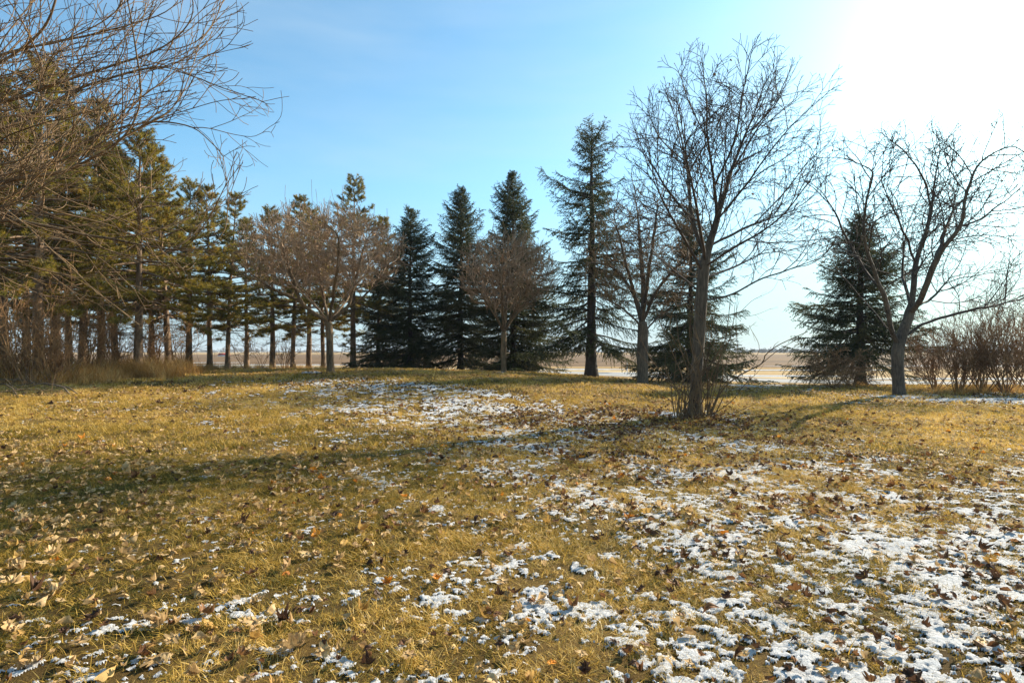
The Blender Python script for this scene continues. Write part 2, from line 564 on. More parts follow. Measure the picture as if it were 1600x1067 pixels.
X, Y = lawn_grid(1050, 1050, 1.6, 34.0, 2.4, 1.0)
h, dn = snow_height(X, Y)
hz = np.clip(h * 0.06, -0.010, 0.010) + (fbm(X * 40, Y * 40, 2, 77) - 0.5) * 0.006
Z = ground(X, Y) + 0.005 + hz + np.clip(Y - 8, 0, 20) * 0.0012
q = grid_quads(*X.shape)
keep = (h.ravel()[q] > 0.0).sum(1) >= 3
q = q[keep]
used = np.unique(q)
remap = np.full(X.size, -1, np.int64)
remap[used] = np.arange(len(used))
V = np.stack([X, Y, Z], -1).reshape(-1, 3)[used]
link('snow', mesh_from('snow', V, quads=remap[q], mats=[M['snow']], smooth=True), kind='stuff')
print('snow quads', len(q))


def snow_patch(name, cx, cy, rx, ry, seed, z=None):
    n = 70
    a = np.linspace(0, 2 * pi, n, endpoint=False)
    rr = 1 + 0.55 * (fbm(np.cos(a) * 2 + seed, np.sin(a) * 2, 4, seed) - 0.5) * 2
    rings = []
    for k, f in enumerate((1.0, 0.9, 0.6, 0.25)):
        x, y = cx + np.cos(a) * rx * rr * f, cy + np.sin(a) * ry * rr * f
        g = ground(x, y) if z is None else np.full(n, z)
        rings.append(np.stack([x, y, g + (-0.02, 0.03, 0.05, 0.06)[k] + (fbm(x * 9, y * 9, 2, seed) - 0.5) * 0.04], 1))
    c = rings[-1].mean(0)[None]
    V = np.concatenate(rings + [c])
    i = np.arange(n)
    j = (i + 1) % n
    Q = np.concatenate([np.stack([i + n * k, j + n * k, j + n * (k + 1), i + n * (k + 1)], 1) for k in range(3)])
    T = np.stack([i + 3 * n, j + 3 * n, np.full(n, 4 * n)], 1)
    return V, T, Q


V_, T_, Q_ = [], [], []
o_ = 0
for k, (px, py, rx, ry) in enumerate([(1046, 649, .5, .55), (1400, 622, .95, .35), (1545, 626, 2.4, .5), (1660, 630, 2.2, .6), (1210, 602, 1.6, .6), (1290, 604, 1.2, .4), (487, 584, .35, .3), (780, 583, .3, .25), (1160, 606, 1.0, .5)]):
    d = CAM_Z * F / (py - HZ) if px > 900 else (23 if px < 600 else 26.5)
    a, b, c = snow_patch('s', at(px, d), d, rx, ry, 60 + k)
    V_.append(a); T_.append(b + o_); Q_.append(c + o_)
    o_ += len(a)
for k, (x, y, rx, ry) in enumerate([(20, 46, 9, .7), (33, 41, 8, .6), (50, 37, 10, .6), (12, 52, 6, .5), (8, 63, 5, 1.0), (-30, 84, 18, 1.2), (-70, 100, 22, 1.5), (30, 60, 12, .8), (75, 45, 14, .8), (60, 78, 25, .9)]):
    a, b, c = snow_patch('s', x, y, rx, ry, 90 + k, FIELD_Z + 0.03)
    V_.append(a); T_.append(b + o_); Q_.append(c + o_)
    o_ += len(a)
link('snow_drift', mesh_from('snow_drift', np.concatenate(V_), np.concatenate(T_), np.concatenate(Q_), mats=[M['snow']], smooth=True), kind='stuff')


# ------------------------------------------------------------------ scatter by geometry nodes (stuff only)
def scatter(name, P, rot, scale, idx, variants):
    """points with attributes -> Instance on Points, picking one of the variant objects"""
    col = bpy.data.collections.new(name + '_variants')
    for i, me in enumerate(variants):
        v = bpy.data.objects.new('%s_variant_%02d' % (name, i), me)
        col.objects.link(v)
    me = bpy.data.meshes.new(name)
    me.vertices.add(len(P))
    me.vertices.foreach_set('co', np.asarray(P, np.float32).ravel())
    a = me.attributes.new('rot', 'FLOAT_VECTOR', 'POINT')
    a.data.foreach_set('vector', np.asarray(rot, np.float32).ravel())
    a = me.attributes.new('scl', 'FLOAT', 'POINT')
    a.data.foreach_set('value', np.asarray(scale, np.float32))
    a = me.attributes.new('idx', 'INT', 'POINT')
    a.data.foreach_set('value', np.asarray(idx, np.int32))
    o = link(name, me, kind='stuff')
    ng = bpy.data.node_groups.new(name + '_nodes', 'GeometryNodeTree')
    ng.interface.new_socket('Geometry', in_out='INPUT', socket_type='NodeSocketGeometry')
    ng.interface.new_socket('Geometry', in_out='OUTPUT', socket_type='NodeSocketGeometry')
    gi, go = ng.nodes.new('NodeGroupInput'), ng.nodes.new('NodeGroupOutput')
    ci = ng.nodes.new('GeometryNodeCollectionInfo')
    ci.inputs['Collection'].default_value = col
    ci.inputs['Separate Children'].default_value = True
    ci.inputs['Reset Children'].default_value = True
    ip = ng.nodes.new('GeometryNodeInstanceOnPoints')
    ip.inputs['Pick Instance'].default_value = True

    def named(t, nm):
        n = ng.nodes.new('GeometryNodeInputNamedAttribute')
        n.data_type = t
        n.inputs['Name'].default_value = nm
        return n.outputs['Attribute']
    e2r = ng.nodes.new('FunctionNodeEulerToRotation')
    L = ng.links.new
    L(gi.outputs[0], ip.inputs['Points'])
    L(ci.outputs[0], ip.inputs['Instance'])
    L(named('INT', 'idx'), ip.inputs['Instance Index'])
    L(named('FLOAT_VECTOR', 'rot'), e2r.inputs[0])
    L(e2r.outputs[0], ip.inputs['Rotation'])
    L(named('FLOAT', 'scl'), ip.inputs['Scale'])
    L(ip.outputs[0], go.inputs[0])
    md = o.modifiers.new('scatter', 'NODES')
    md.node_group = ng
    return o


def tuft_mesh(name, n, rad, l0, l1, width, mat, lean=(15, 65), bend=0.8, segs=3, seed=0, comb=0.0):
    r = np.random.default_rng(seed)
    V, T, C = [], [], []
    for b in range(n):
        a0, rr = r.uniform(0, 2 * pi), rad * math.sqrt(r.uniform())
        base = np.array((cos(a0) * rr, sin(a0) * rr, -0.012))
        az = r.uniform(0, 2 * pi) if r.uniform() > comb else r.normal(0.0, 0.6)
        th = radians(r.uniform(*lean))
        L = r.uniform(l0, l1)
        col = np.clip(r.normal(0.5, 0.26), 0, 1)
        side = np.array((-sin(az), cos(az), 0))
        tw = r.uniform(-0.8, 0.8)
        p = base.copy()
        i0 = len(V)
        for s in range(segs + 1):
            w = width * (1 - 0.85 * (s / segs) ** 1.5) * r.uniform(.85, 1.15)
            t = th + bend * (s / segs) * r.uniform(0.6, 1.2)
            d = np.array((cos(az) * sin(t), sin(az) * sin(t), cos(t)))
            sv = side * cos(tw) + np.cross(d, side) * sin(tw)
            V.append(p - sv * w / 2)
            V.append(p + sv * w / 2)
            C += [col, col]
            p = p + d * L / segs
        for s in range(segs):
            k = i0 + 2 * s
            T += [(k, k + 1, k + 3), (k, k + 3, k + 2)]
    me = mesh_from(name, np.array(V), tris=np.array(T), mats=[mat])
    a = me.attributes.new('bc', 'FLOAT', 'POINT')
    a.data.foreach_set('value', np.array(C, np.float32))
    return me


def in_lawn(x, y):
    edge = 41.0 - np.clip(x + 4, 0, 12) * 1.0
    return y < edge


def scatter_zone(y0, y1, per_m2, marg=1.1, k=0.97):
    A = 0.5 * (y1 * y1 - y0 * y0) * 2 * k + 2 * marg * (y1 - y0)
    n = int(A * per_m2)
    u = RNG.uniform(size=n)
    y = np.sqrt(y0 * y0 + u * (y1 * y1 - y0 * y0))
    x = RNG.uniform(-1, 1, n) * (k * y + marg)
    ok = in_lawn(x, y)
    return x[ok], y[ok]


near_t = [tuft_mesh('lying_tuft', 40, 0.11, 0.05, 0.12, 0.0045, M['grass'], (62, 92), 0.25, 3, 150 + i, 0.4) for i in range(5)] + [tuft_mesh('near_tuft', 34, 0.085, 0.045, 0.105, 0.0042, M['grass'], (25, 78), 0.7, 3, 100 + i, 0.35) for i in range(8)]
mid_t = [tuft_mesh('mid_tuft', 26, 0.13, 0.05, 0.11, 0.0075, M['grass'], (20, 72), 0.7, 2, 200 + i, 0.3) for i in range(6)]
far_t = [tuft_mesh('far_tuft', 24, 0.22, 0.05, 0.11, 0.015, M['grass'], (15, 65), 0.6, 1, 300 + i) for i in range(5)]


def put_grass(name, y0, y1, dens, variants, s0, s1, snow_keep):
    x, y = scatter_zone(y0, y1, dens)
    h, dn = snow_height(x, y)
    keep = (h < 0) | (RNG.uniform(size=len(x)) < snow_keep)
    # clumpy growth
    cl = fbm(x * 2.2, y * 2.2, 3, 51)
    keep &= RNG.uniform(size=len(x)) < np.clip(0.3 + (cl - 0.3) * 3.0, 0.45, 1)
    x, y, h, cl = x[keep], y[keep], h[keep], cl[keep]
    P = np.stack([x, y, ground(x, y)], 1)
    flow = fbm(x * 0.5, y * 0.5, 2, 61) * 9.0
    rot = np.stack([RNG.normal(0, .12, len(x)), RNG.normal(0, .12, len(x)), flow + RNG.normal(0, 0.9, len(x))], 1)
    sc = RNG.uniform(s0, s1, len(x)) * (0.75 + 0.6 * cl) * np.where(h > 0, 0.7, 1.0)
    scatter(name, P, rot, sc, RNG.integers(0, len(variants), len(x)), variants)
    print(name, len(x))


put_grass('grass', 1.5, 8.5, 440, near_t, 0.55, 1.02, 0.6)
put_grass('grass', 8.5, 17.0, 105, mid_t, 0.65, 1.1, 0.58)
put_grass('grass', 17.0, 42.0, 21, far_t, 0.8, 1.25, 0.4)


# ------------------------------------------------------------------ fallen leaves
LEAF_SHAPES = [('flat', .12, .35, .5), ('folded', .95, .2, 1.5), ('cupped', .5, 1.5, 1.0), ('arched', .3, -1.5, .7), ('half-curled', .7, .9, 1.9)]


def leaf_mesh(name, mat, seed, shape):
    """dry lobed leaf, folded along the midrib and curled; unit length about 1"""
    r = np.random.default_rng(seed)
    prof = [(0.0, 0.02), (0.10, 0.20), (0.16, 0.46), (0.27, 0.26), (0.42, 0.58), (0.55, 0.50), (0.60, 0.25), (0.74, 0.33), (0.82, 0.14), (1.0, 0.0)]
    if shape in (1, 3):
        prof = [(0.0, 0.02), (0.1, 0.12), (0.22, 0.24), (0.36, 0.31), (0.5, 0.33), (0.62, 0.29), (0.74, 0.22), (0.86, 0.12), (0.94, 0.06), (1.0, 0.0)]
    fold, curl, roll = LEAF_SHAPES[shape][1:]
    V, T = [], []
    for t, w in prof:
        w = w * r.uniform(0.8, 1.15)
        cz = curl * (t - 0.5) ** 2
        V.append((t - 0.5, 0, cz))
        for s in (-1, 1):
            for f in (0.55, 1.0):
                q = w * f
                V.append((t - 0.5 + r.normal(0, .02) - 0.08 * f, s * q * cos(fold * f), cz + q * sin(fold * f) * roll * f + r.normal(0, 0.03)))
    for i in range(len(prof) - 1):
        a, b = i * 5, (i + 1) * 5
        for c0, c1 in ((0, 1), (1, 2), (0, 3), (3, 4)):
            T += [(a + c0, b + c0, b + c1), (a + c0, b + c1, a + c1)]
    # stalk
    k = len(V)
    V += [(-0.5, -0.012, 0.25 * curl), (-0.5, 0.012, 0.25 * curl), (-0.86, 0.02, 0.25 * curl + r.uniform(-.05, .2))]
    T.append((k, k + 1, k + 2))
    V = np.array(V)
    V[:, 2] -= np.percentile(V[:, 2], 15)
    return mesh_from(name, V, tris=np.array(T), mats=[mat], smooth=False)


LEAF_KINDS = [('tan', 'leaf_tan'), ('golden', 'leaf_gold'), ('brown', 'leaf_brown'), ('dark brown', 'leaf_dark'), ('orange', 'leaf_orange')]
LEAVES = [[leaf_mesh('fallen_leaf', M[m], 400 + 10 * i + j, j) for j in range(5)] for i, (nm, m) in enumerate(LEAF_KINDS)]


def litter_density(x, y):
    d = 0.72 + 0 * x
    mx, my = at(1085, 14), 14.0
    # thick litter under and downwind of the maple, and under the bare tree behind it
    d += 6.0 * np.exp(-(((x - mx + 1.3) / 2.9) ** 2 + ((y - my + 0.9) / 2.0) ** 2))
    d += 1.3 * np.exp(-(((x - 3.0) / 3.5) ** 2 + ((y - 9.5) / 3.0) ** 2))
    d += 3.0 * np.exp(-(((x - at(985, 24)) / 3.6) ** 2 + ((y - 23.2) / 1.3) ** 2))
    d += 0.8 * np.exp(-(((x - at(516, 23)) / 4) ** 2 + ((y - 21) / 3) ** 2))
    d += 0.8 * np.exp(-(((x + 5) / 3.5) ** 2 + ((y - 6) / 4) ** 2))
    return d * (0.25 + 1.5 * np.clip((fbm(x * 0.9, y * 0.9, 3, 71) - 0.3) * 2.2, 0, 1))


x1, y1 = scatter_zone(1.9, 9.0, 135)
x2, y2 = scatter_zone(9.0, 33.0, 115)
x, y = np.r_[x1, x2], np.r_[y1, y2]
cap = np.r_[np.full(len(x1), 2.4), np.full(len(x2), 3.6)]
keep = RNG.uniform(size=len(x)) < litter_density(x, y) / cap
x, y = x[keep], y[keep]
h, dn = snow_height(x, y)
# paler leaves in the grass, darker ones over the snow and under the maple
dark_bias = np.clip(0.09 + dn * 1.0 + 0.75 * np.exp(-(((x - at(1060, 14)) / 3.4) ** 2 + ((y - 13.2) / 2.6) ** 2)), 0, 0.92)
u, v = RNG.uniform(size=len(x)), RNG.uniform(size=len(x))
kind = np.where(u < dark_bias, np.where(v < 0.5, 2, 3), np.where(v < 0.82, 0, 1))
kind = np.where(RNG.uniform(size=len(x)) < 0.012, 4, kind)
size = np.clip(np.exp(RNG.normal(math.log(0.062), 0.32, len(x))), 0.03, 0.12) * np.where(y > 12, 1.12, 1.0)
zz = ground(x, y) + np.where(h > 0, 0.024, 0.030) + RNG.uniform(0, 0.02, len(x))
rot = np.stack([RNG.normal(0, 0.26, len(x)), RNG.normal(0, 0.26, len(x)), RNG.uniform(0, 2 * pi, len(x))], 1)
flip = RNG.uniform(size=len(x)) < 0.3
rot[:, 0] += np.where(flip, pi, 0)
var = RNG.integers(0, 5, len(x))
print('leaves', len(x))
vis = (np.abs(x) < 0.91 * y) & (y > 2.72)
rank = np.where(vis, size / y, 0)
order = np.argsort(-rank)
LOOK = ['tan', 'golden', 'brown', 'dark brown', 'bright orange']
for i in order[:300]:
    k = int(kind[i])
    where = 'lying on thin snow' if h[i] > 0 else 'lying in the lawn grass'
    big = 'large' if size[i] > 0.075 else 'small'
    lab = '%s %s %s dry leaf %s%s' % (big, LEAF_SHAPES[var[i]][0], LOOK[k], 'turned upside down ' if flip[i] else '', where)
    o = link('fallen_leaf', LEAVES[k][var[i]], None, lab, 'leaf', lab.replace(' leaf', ' leaves'))
    o.location = (x[i], y[i], zz[i])
    o.rotation_euler = rot[i]
    o.scale = (size[i], size[i] * (0.7 + 0.5 * u[i]), size[i] * (0.6 + 0.7 * v[i]))
rest = order[300:]
flat = [m for g in LEAVES for m in g]
scatter('fallen_leaves', np.stack([x, y, zz], 1)[rest], rot[rest], size[rest], (kind * 5 + var)[rest], flat)


# ------------------------------------------------------------------ tubes and bare trees
def unit(v):
    return v / (np.linalg.norm(v, axis=-1, keepdims=True) + 1e-9)


class Tubes:
    def __init__(self):
        self.V, self.Q, self.n = [], [], 0

    def add(self, P, R, sides, rough=0.0):
        P = np.asarray(P, float)
        R = np.asarray(R, float)
        m = len(P)
        if m < 2:
            return
        D = np.gradient(P, axis=0)
        D /= np.linalg.norm(D, axis=1)[:, None] + 1e-9
        mean = D.mean(0)
        ref = np.eye(3)[np.argmin(np.abs(mean))]
        A = np.cross(D, ref)
        A /= np.linalg.norm(A, axis=1)[:, None] + 1e-9
        B = np.cross(D, A)
        th = np.arange(sides) * 2 * pi / sides
        RR = np.repeat(R[:, None], sides, 1)
        if rough:
            hh_ = np.cumsum(np.r_[0, np.linalg.norm(np.diff(P, axis=0), axis=1)])[:, None]
            RR = RR * (1 + rough * 2 * (fbm(np.cos(th)[None] * 1.6 + 5 + hh_ * 0.35, np.sin(th)[None] * 1.6 + hh_ * 0.9 + P[0, 0], 3, 13) - 0.5))
        ring = P[:, None] + RR[:, :, None] * (A[:, None] * np.cos(th)[None, :, None] + B[:, None] * np.sin(th)[None, :, None])
        self.V.append(ring.reshape(-1, 3))
        i = (np.arange(m - 1)[:, None] * sides + np.arange(sides)[None]).ravel()
        j = (np.arange(m - 1)[:, None] * sides + (np.arange(sides)[None] + 1) % sides).ravel()
        self.Q.append(np.stack([i, j, j + sides, i + sides], 1) + self.n)
        self.n += m * sides

    def mesh(self, name, mat):
        return mesh_from(name, np.concatenate(self.V), quads=np.concatenate(self.Q), mats=[mat], smooth=True)


def spline(P, step):
    P = np.asarray(P, float)
    if len(P) < 3:
        n = max(2, int(np.linalg.norm(P[-1] - P[0]) / step) + 1)
        return P[0] + (P[-1] - P[0]) * np.linspace(0, 1, n)[:, None]
    E = np.concatenate([[2 * P[0] - P[1]], P, [2 * P[-1] - P[-2]]])
    out = []
    for i in range(1, len(E) - 2):
        n = max(2, int(round(np.linalg.norm(E[i + 1] - E[i]) / step)))
        t = np.linspace(0, 1, n, endpoint=False)[:, None]
        p0, p1, p2, p3 = E[i - 1], E[i], E[i + 1], E[i + 2]
        out.append(0.5 * ((2 * p1) + (-p0 + p2) * t + (2 * p0 - 5 * p1 + 4 * p2 - p3) * t * t + (-p0 + 3 * p1 - 3 * p2 + p3) * t ** 3))
    return np.concatenate(out + [P[-1:]])


class Tree:
    def __init__(self, rng):
        self.p, self.par = [], []
        self.rng = rng

    def add_line(self, pts, step, wob=0.0):
        L = spline(pts, step)
        if not self.p:
            prev = -1
            start = 0
        else:
            prev = int(np.argmin(np.linalg.norm(np.array(self.p) - L[0], axis=1)))
            L = spline(np.concatenate([[self.p[prev]], np.asarray(pts, float)[1:]]), step)
            start = 1
        n = len(L)
        self.lines = getattr(self, 'lines', [])
        cur = [prev] if prev >= 0 else []
        if wob:
            w = self.rng.normal(0, wob, (n, 3))
            w[:2] = 0
            L = L + w
        for k in range(start, n):
            self.p.append(L[k])
            self.par.append(prev)
            prev = len(self.p) - 1
            cur.append(prev)
        self.lines.append(cur)

    def colonize(self, att, ds, di, dk, iters, inertia, trop, jit=0.15, maxch=3):
        P = np.array(self.p)
        par = list(self.par)
        D = np.zeros_like(P)
        for i, q in enumerate(par):
            if q >= 0:
                d = P[i] - P[q]
                D[i] = d / (np.linalg.norm(d) + 1e-9)
        nch = np.bincount([q for q in par if q >= 0], minlength=len(P))
        best = np.full(len(att), 1e9)
        bi = np.zeros(len(att), int)

        def upd(idx):
            nonlocal best, bi
            for s in range(0, len(idx), 400):
                ii = idx[s:s + 400]
                dd = np.linalg.norm(att[:, None] - P[ii][None], axis=2)
                k = dd.argmin(1)
                m = dd[np.arange(len(att)), k]
                b = m < best
                best = np.where(b, m, best)
                bi = np.where(b, ii[k], bi)
        upd(np.arange(len(P)))
        trop = np.array(trop)
        for it in range(iters):
            alive = best > dk
            att, best, bi = att[alive], best[alive], bi[alive]
            act = best < di
            if not len(att) or not act.any():
                break
            g = bi[act]
            v = att[act] - P[g]
            v /= np.linalg.norm(v, axis=1)[:, None]
            nodes, inv = np.unique(g, return_inverse=True)
            S = np.zeros((len(nodes), 3))
            np.add.at(S, inv, v)
            S /= np.linalg.norm(S, axis=1)[:, None] + 1e-9
            ok = nch[nodes] < maxch
            nodes, S = nodes[ok], S[ok]
            if not len(nodes):
                break
            d = S + inertia * D[nodes] + trop + self.rng.normal(0, jit, S.shape)
            d /= np.linalg.norm(d, axis=1)[:, None]
            i0 = len(P)
            P = np.concatenate([P, P[nodes] + d * ds])
            D = np.concatenate([D, d])
            nch[nodes] += 1
            nch = np.concatenate([nch, np.zeros(len(nodes), int)])
            par += nodes.tolist()
            upd(np.arange(i0, len(P)))
        self.p, self.par = list(P), par

    def ramify(self, lines, env, spec, up, seg=0.09):
        """side branches off side branches: spec = [(spacing, length ratio, min, max, angle)] per level; env(p) > 1 is outside the crown"""
        r = self.rng
        for lev, (space, ratio, lmin, lmax, ang) in enumerate(spec):
            nxt = []
            for ln in lines:
                P = np.array([self.p[i] for i in ln])
                sd = np.linalg.norm(np.diff(P, axis=0), axis=1)
                cum = np.r_[0, np.cumsum(sd)]
                tot = cum[-1]
                s = tot * (0.22 if lev == 0 else 0.15) + r.uniform(0, space)
                roll = r.uniform(0, 2 * pi)
                while s < tot:
                    i = min(len(ln) - 2, int(np.searchsorted(cum, s)))
                    t = P[i + 1] - P[i]
                    t = t / (np.linalg.norm(t) + 1e-9)
                    a = np.cross(t, (0, 0, 1.0)) if abs(t[2]) < .95 else np.array((1.0, 0, 0))
                    a /= np.linalg.norm(a)
                    b = np.cross(t, a)
                    roll += 2.4 + r.normal(0, .5)
                    th = radians(ang) * r.uniform(.65, 1.25)
                    d = t * cos(th) + (a * cos(roll) + b * sin(roll)) * sin(th)
                    L = np.clip(ratio * tot * (1.1 - 0.6 * s / tot) * r.uniform(.55, 1.2), lmin, lmax)
                    n = max(2, int(round(L / (seg if lev < 2 else seg * .9))))
                    p, prev = P[i + 1], ln[i + 1]
                    new = [prev]
                    bend = r.normal(0, .05, 3)
                    for k in range(n):
                        d = d + bend + r.normal(0, .07, 3) + np.array((0, 0, up))
                        d = d / np.linalg.norm(d)
                        p = p + d * L / n
                        if env(p) > 1 and k > 0:
                            break
                        self.p.append(p)
                        self.par.append(prev)
                        prev = len(self.p) - 1
                        new.append(prev)
                    if len(new) > 2:
                        nxt.append(new)
                    s += space * r.uniform(.6, 1.4)
            lines = nxt
        return

    def twigs(self, n_per, l0, l1, spread, up=0.3, frac=1.0):
        """short twigs on the outer nodes"""
        P = np.array(self.p)
        par = np.array(self.par)
        cnt = np.bincount(par[par >= 0], minlength=len(P))
        size = np.ones(len(P), int)
        for i in range(len(P) - 1, 0, -1):
            if par[i] >= 0:
                size[par[i]] += size[i]
        outer = np.where((size < 14))[0]
        r = self.rng
        for i in outer:
            if r.uniform() > frac or par[i] < 0:
                continue
            d0 = P[i] - P[par[i]]
            d0 /= np.linalg.norm(d0) + 1e-9
            for _ in range(n_per if cnt[i] else n_per + 1):
                d = d0 + r.normal(0, spread, 3) + np.array((0, 0, up))
                d /= np.linalg.norm(d)
                L = r.uniform(l0, l1)
                prev = i
                p = P[i]
                for s in range(2):
                    d = d + r.normal(0, 0.12, 3) + np.array((0, 0, up * 0.25))
                    d /= np.linalg.norm(d)
                    p = p + d * L / 2
                    self.p.append(p)
                    self.par.append(int(prev))
                    prev = len(self.p) - 1

    def chains(self, rtip, rbase, power=2.4, flare=0.25, slim=0.35):
        P = np.array(self.p)
        par = np.array(self.par)
        N = len(P)
        # children after parents always
        acc = np.zeros(N)
        R = np.zeros(N)
        main = np.full(N, -1)
        bestr = np.zeros(N)
        for i in range(N - 1, -1, -1):
            R[i] = acc[i] ** (1 / power) if acc[i] > 0 else 1.0
            q = par[i]
            if q >= 0:
                acc[q] += R[i] ** power
                if R[i] > bestr[q]:
                    bestr[q] = R[i]
                    main[q] = i
        k = math.log(rbase / rtip) / math.log(R[0])
        R = rtip * R ** k
        R = rtip + (R - rtip) * np.clip(R / rbase, 0, 1) ** slim
        for _ in range(2):                              # relax kinks
            m = (par >= 0) & (main >= 0)
            i = np.where(m)[0]
            P[i] = 0.5 * P[i] + 0.25 * (P[par[i]] + P[main[i]])
        kids = [[] for _ in range(N)]
        for i in range(N):
            if par[i] >= 0:
                kids[par[i]].append(i)
        out = []
        stack = [(0, -1)]
        while stack:
            s, q = stack.pop()
            idx = [] if q < 0 else [q]
            c = s
            while c >= 0:
                idx.append(c)
                for w in kids[c]:
                    if w != main[c]:
                        stack.append((w, c))
                c = main[c]
            pts = P[idx]
            rad = R[idx].copy()
            if q >= 0:
                rad[0] = min(R[q] * 0.95, rad[1] * 1.25)
            out.append((pts, rad))
        # base flare
        p0, r0 = out[0]
        hgt = p0[:, 2] - p0[0, 2]
        r0 *= 1 + flare * np.exp(-hgt / 0.25)
        return out


def build_tree(name, tree, loc, rtip, rbase, trunk_mat, twig_mat, label, group=None, limb_r=0.05, flare=0.25, power=2.4, cat='tree'):
    ch = tree.chains(rtip, rbase, power, flare)
    root = link(name, None, None, label, cat, group)
    root.location = loc
    crown = Tubes()
    for n, (P, R) in enumerate(ch):
        P = P - np.array(loc)
        if n == 0:
            k = int(np.argmax(R < limb_r * 0.8)) if (R < limb_r * 0.8).any() else len(R)
            k = max(k, 3)
            t = Tubes()
            t.add(P[:k], R[:k], 18, 0.22)
            link('trunk', t.mesh('trunk', trunk_mat), root)
            if k < len(R):
                crown.add(P[k - 1:], R[k - 1:], 5)
        elif R[0] > limb_r:
            t = Tubes()
            t.add(P, R, 7)
            link('limb', t.mesh('limb', trunk_mat), root)
        else:
            crown.add(P, R, 5 if R[0] > 0.02 else (4 if R[0] > 0.011 else 3))
    c = link('crown', crown.mesh('crown', twig_mat), root)
    print(name, 'nodes', len(tree.p), 'quads', len(c.data.polygons))
    return root, ch


def ell(rng, n, c, r, zmin=None, shell=0.0):
    """random points in an ellipsoid, a little denser to the outside"""
    v = rng.normal(size=(n, 3))
    v /= np.linalg.norm(v, axis=1)[:, None]
    u = rng.uniform(shell, 1, n) ** (1 / 2.6)
    p = np.asarray(c) + v * u[:, None] * np.asarray(r)
    return p if zmin is None else p[p[:, 2] > zmin]


def envelope(parts):
    C = np.array([c for c, r in parts])
    R = np.array([r for c, r in parts])
    return lambda p: np.min((((p - C) / R) ** 2).sum(1))


def pxline(d, pts):
    """limb given as (px, py, depth offset)"""
    return [at(px, d + o, py) * np.array((1, 1, 1)) for px, py, o in pts]


# --- the big maple
rg = np.random.default_rng(11)
D = 14.0
bx, by = at(1085, D), D
bz = gz(bx, by) - 0.06
t = Tree(rg)
S = 0.15
t.add_line([(bx, by, bz), *pxline(D, [(1090, 560, 0), (1096, 470, 0), (1101, 410, 0), (1107, 385, 0.05), (1120, 345, 0.1), (1131, 305, .2), (1142, 268, .3), (1165, 210, .5), (1182, 170, .6), (1198, 118, .7)])], S, 0.008)
for ln in [[(1120, 345, .1), (1117, 292, -.3), (1106, 221, -.7), (1103, 140, -1.0)],
           [(1122, 342, .1), (1168, 285, -.5), (1215, 222, -1.0), (1268, 165, -1.4)],
           [(1142, 268, .3), (1185, 200, .9), (1230, 130, 1.3), (1250, 90, 1.5)],
           [(1107, 388, 0), (1180, 350, .8), (1262, 322, 1.5), (1310, 300, 1.9)],
           [(1100, 415, 0), (1150, 385, -1.0), (1215, 345, -1.9), (1275, 270, -2.4)],
           [(1098, 440, 0), (1160, 412, 1.0), (1225, 375, 1.9)],
           [(1097, 468, 0), (1144, 460, -.5), (1183, 439, -.9), (1222, 425, -1.1), (1278, 405, -1.4)],
           [(1100, 400, 0), (1082, 345, .3), (1073, 255, .7), (1058, 190, 1.0), (1040, 145, 1.1)],
           [(1083, 350, .3), (1036, 287, .9), (998, 220, 1.4), (985, 180, 1.6)],
           [(1098, 425, 0), (1050, 340, -.8), (1012, 272, -1.4), (962, 240, -1.8)],
           [(1099, 410, 0), (1090, 330, -1.2), (1070, 230, -2.0), (1060, 160, -2.2)],
           [(1110, 375, .1), (1128, 290, 1.4), (1135, 200, 2.2), (1140, 130, 2.4)],
           [(1096, 455, 0), (1050, 420, 1.0), (1000, 370, 1.9)],
           [(1095, 475, 0), (1060, 455, -1.0), (1025, 450, -1.8)],
           [(1106, 221, -.7), (1075, 160, -1.0), (1062, 110, -1.2)],
           [(1117, 292, -.3), (1150, 215, -1.2), (1160, 140, -1.7), (1172, 95, -1.9)],
           [(1073, 255, .7), (1030, 215, .2), (1010, 165, .0)],
           [(1050, 340, -.8), (1005, 320, -1.0), (965, 300, -1.1)],
           [(1165, 210, .5), (1215, 160, .2), (1238, 95, .1)],
           [(1180, 350, .8), (1235, 290, .4), (1280, 225, .2)]]:
    t.add_line(pxline(D, ln), S, 0.012)
cz = lambda py, d: CAM_Z - (py - HZ) / F * d
env = envelope([((at(1130, D), D, cz(258, D)), (2.95, 2.9, 2.95)), ((at(1200, D), D, cz(385, D)), (2.1, 2.4, 1.15)), ((at(1005, D), D, cz(370, D)), (1.2, 1.8, 1.5))])
t.lines[0] = t.lines[0][14:]
t.ramify(t.lines, env, [(0.165, 0.50, 0.5, 1.7, 38), (0.125, 0.42, 0.22, 0.75, 42), (0.13, 0.45, 0.12, 0.34, 45)], 0.035)
maple, mch = build_tree('maple_tree', t, (bx, by, bz), 0.0050, 0.14, M['maple_bark'], M['twig'],
                        'large bare maple with tall forked trunk and shoots around its foot', None, 0.06, 0.75)
# a few withered leaves still hanging
tips = np.array([c[0][-1] for c in mch if len(c[0]) > 3])
for k in rg.choice(len(tips), 26, replace=False):
    o = link('withered_leaf', LEAVES[3 if k % 3 else 2][k % 5], maple)
    o.location = Vector(tips[k]) - Vector((bx, by, bz))
    o.rotation_euler = (rg.uniform(0.8, 2.2), rg.uniform(-1, 1), rg.uniform(0, 6))
    o.scale = (0.085,) * 3

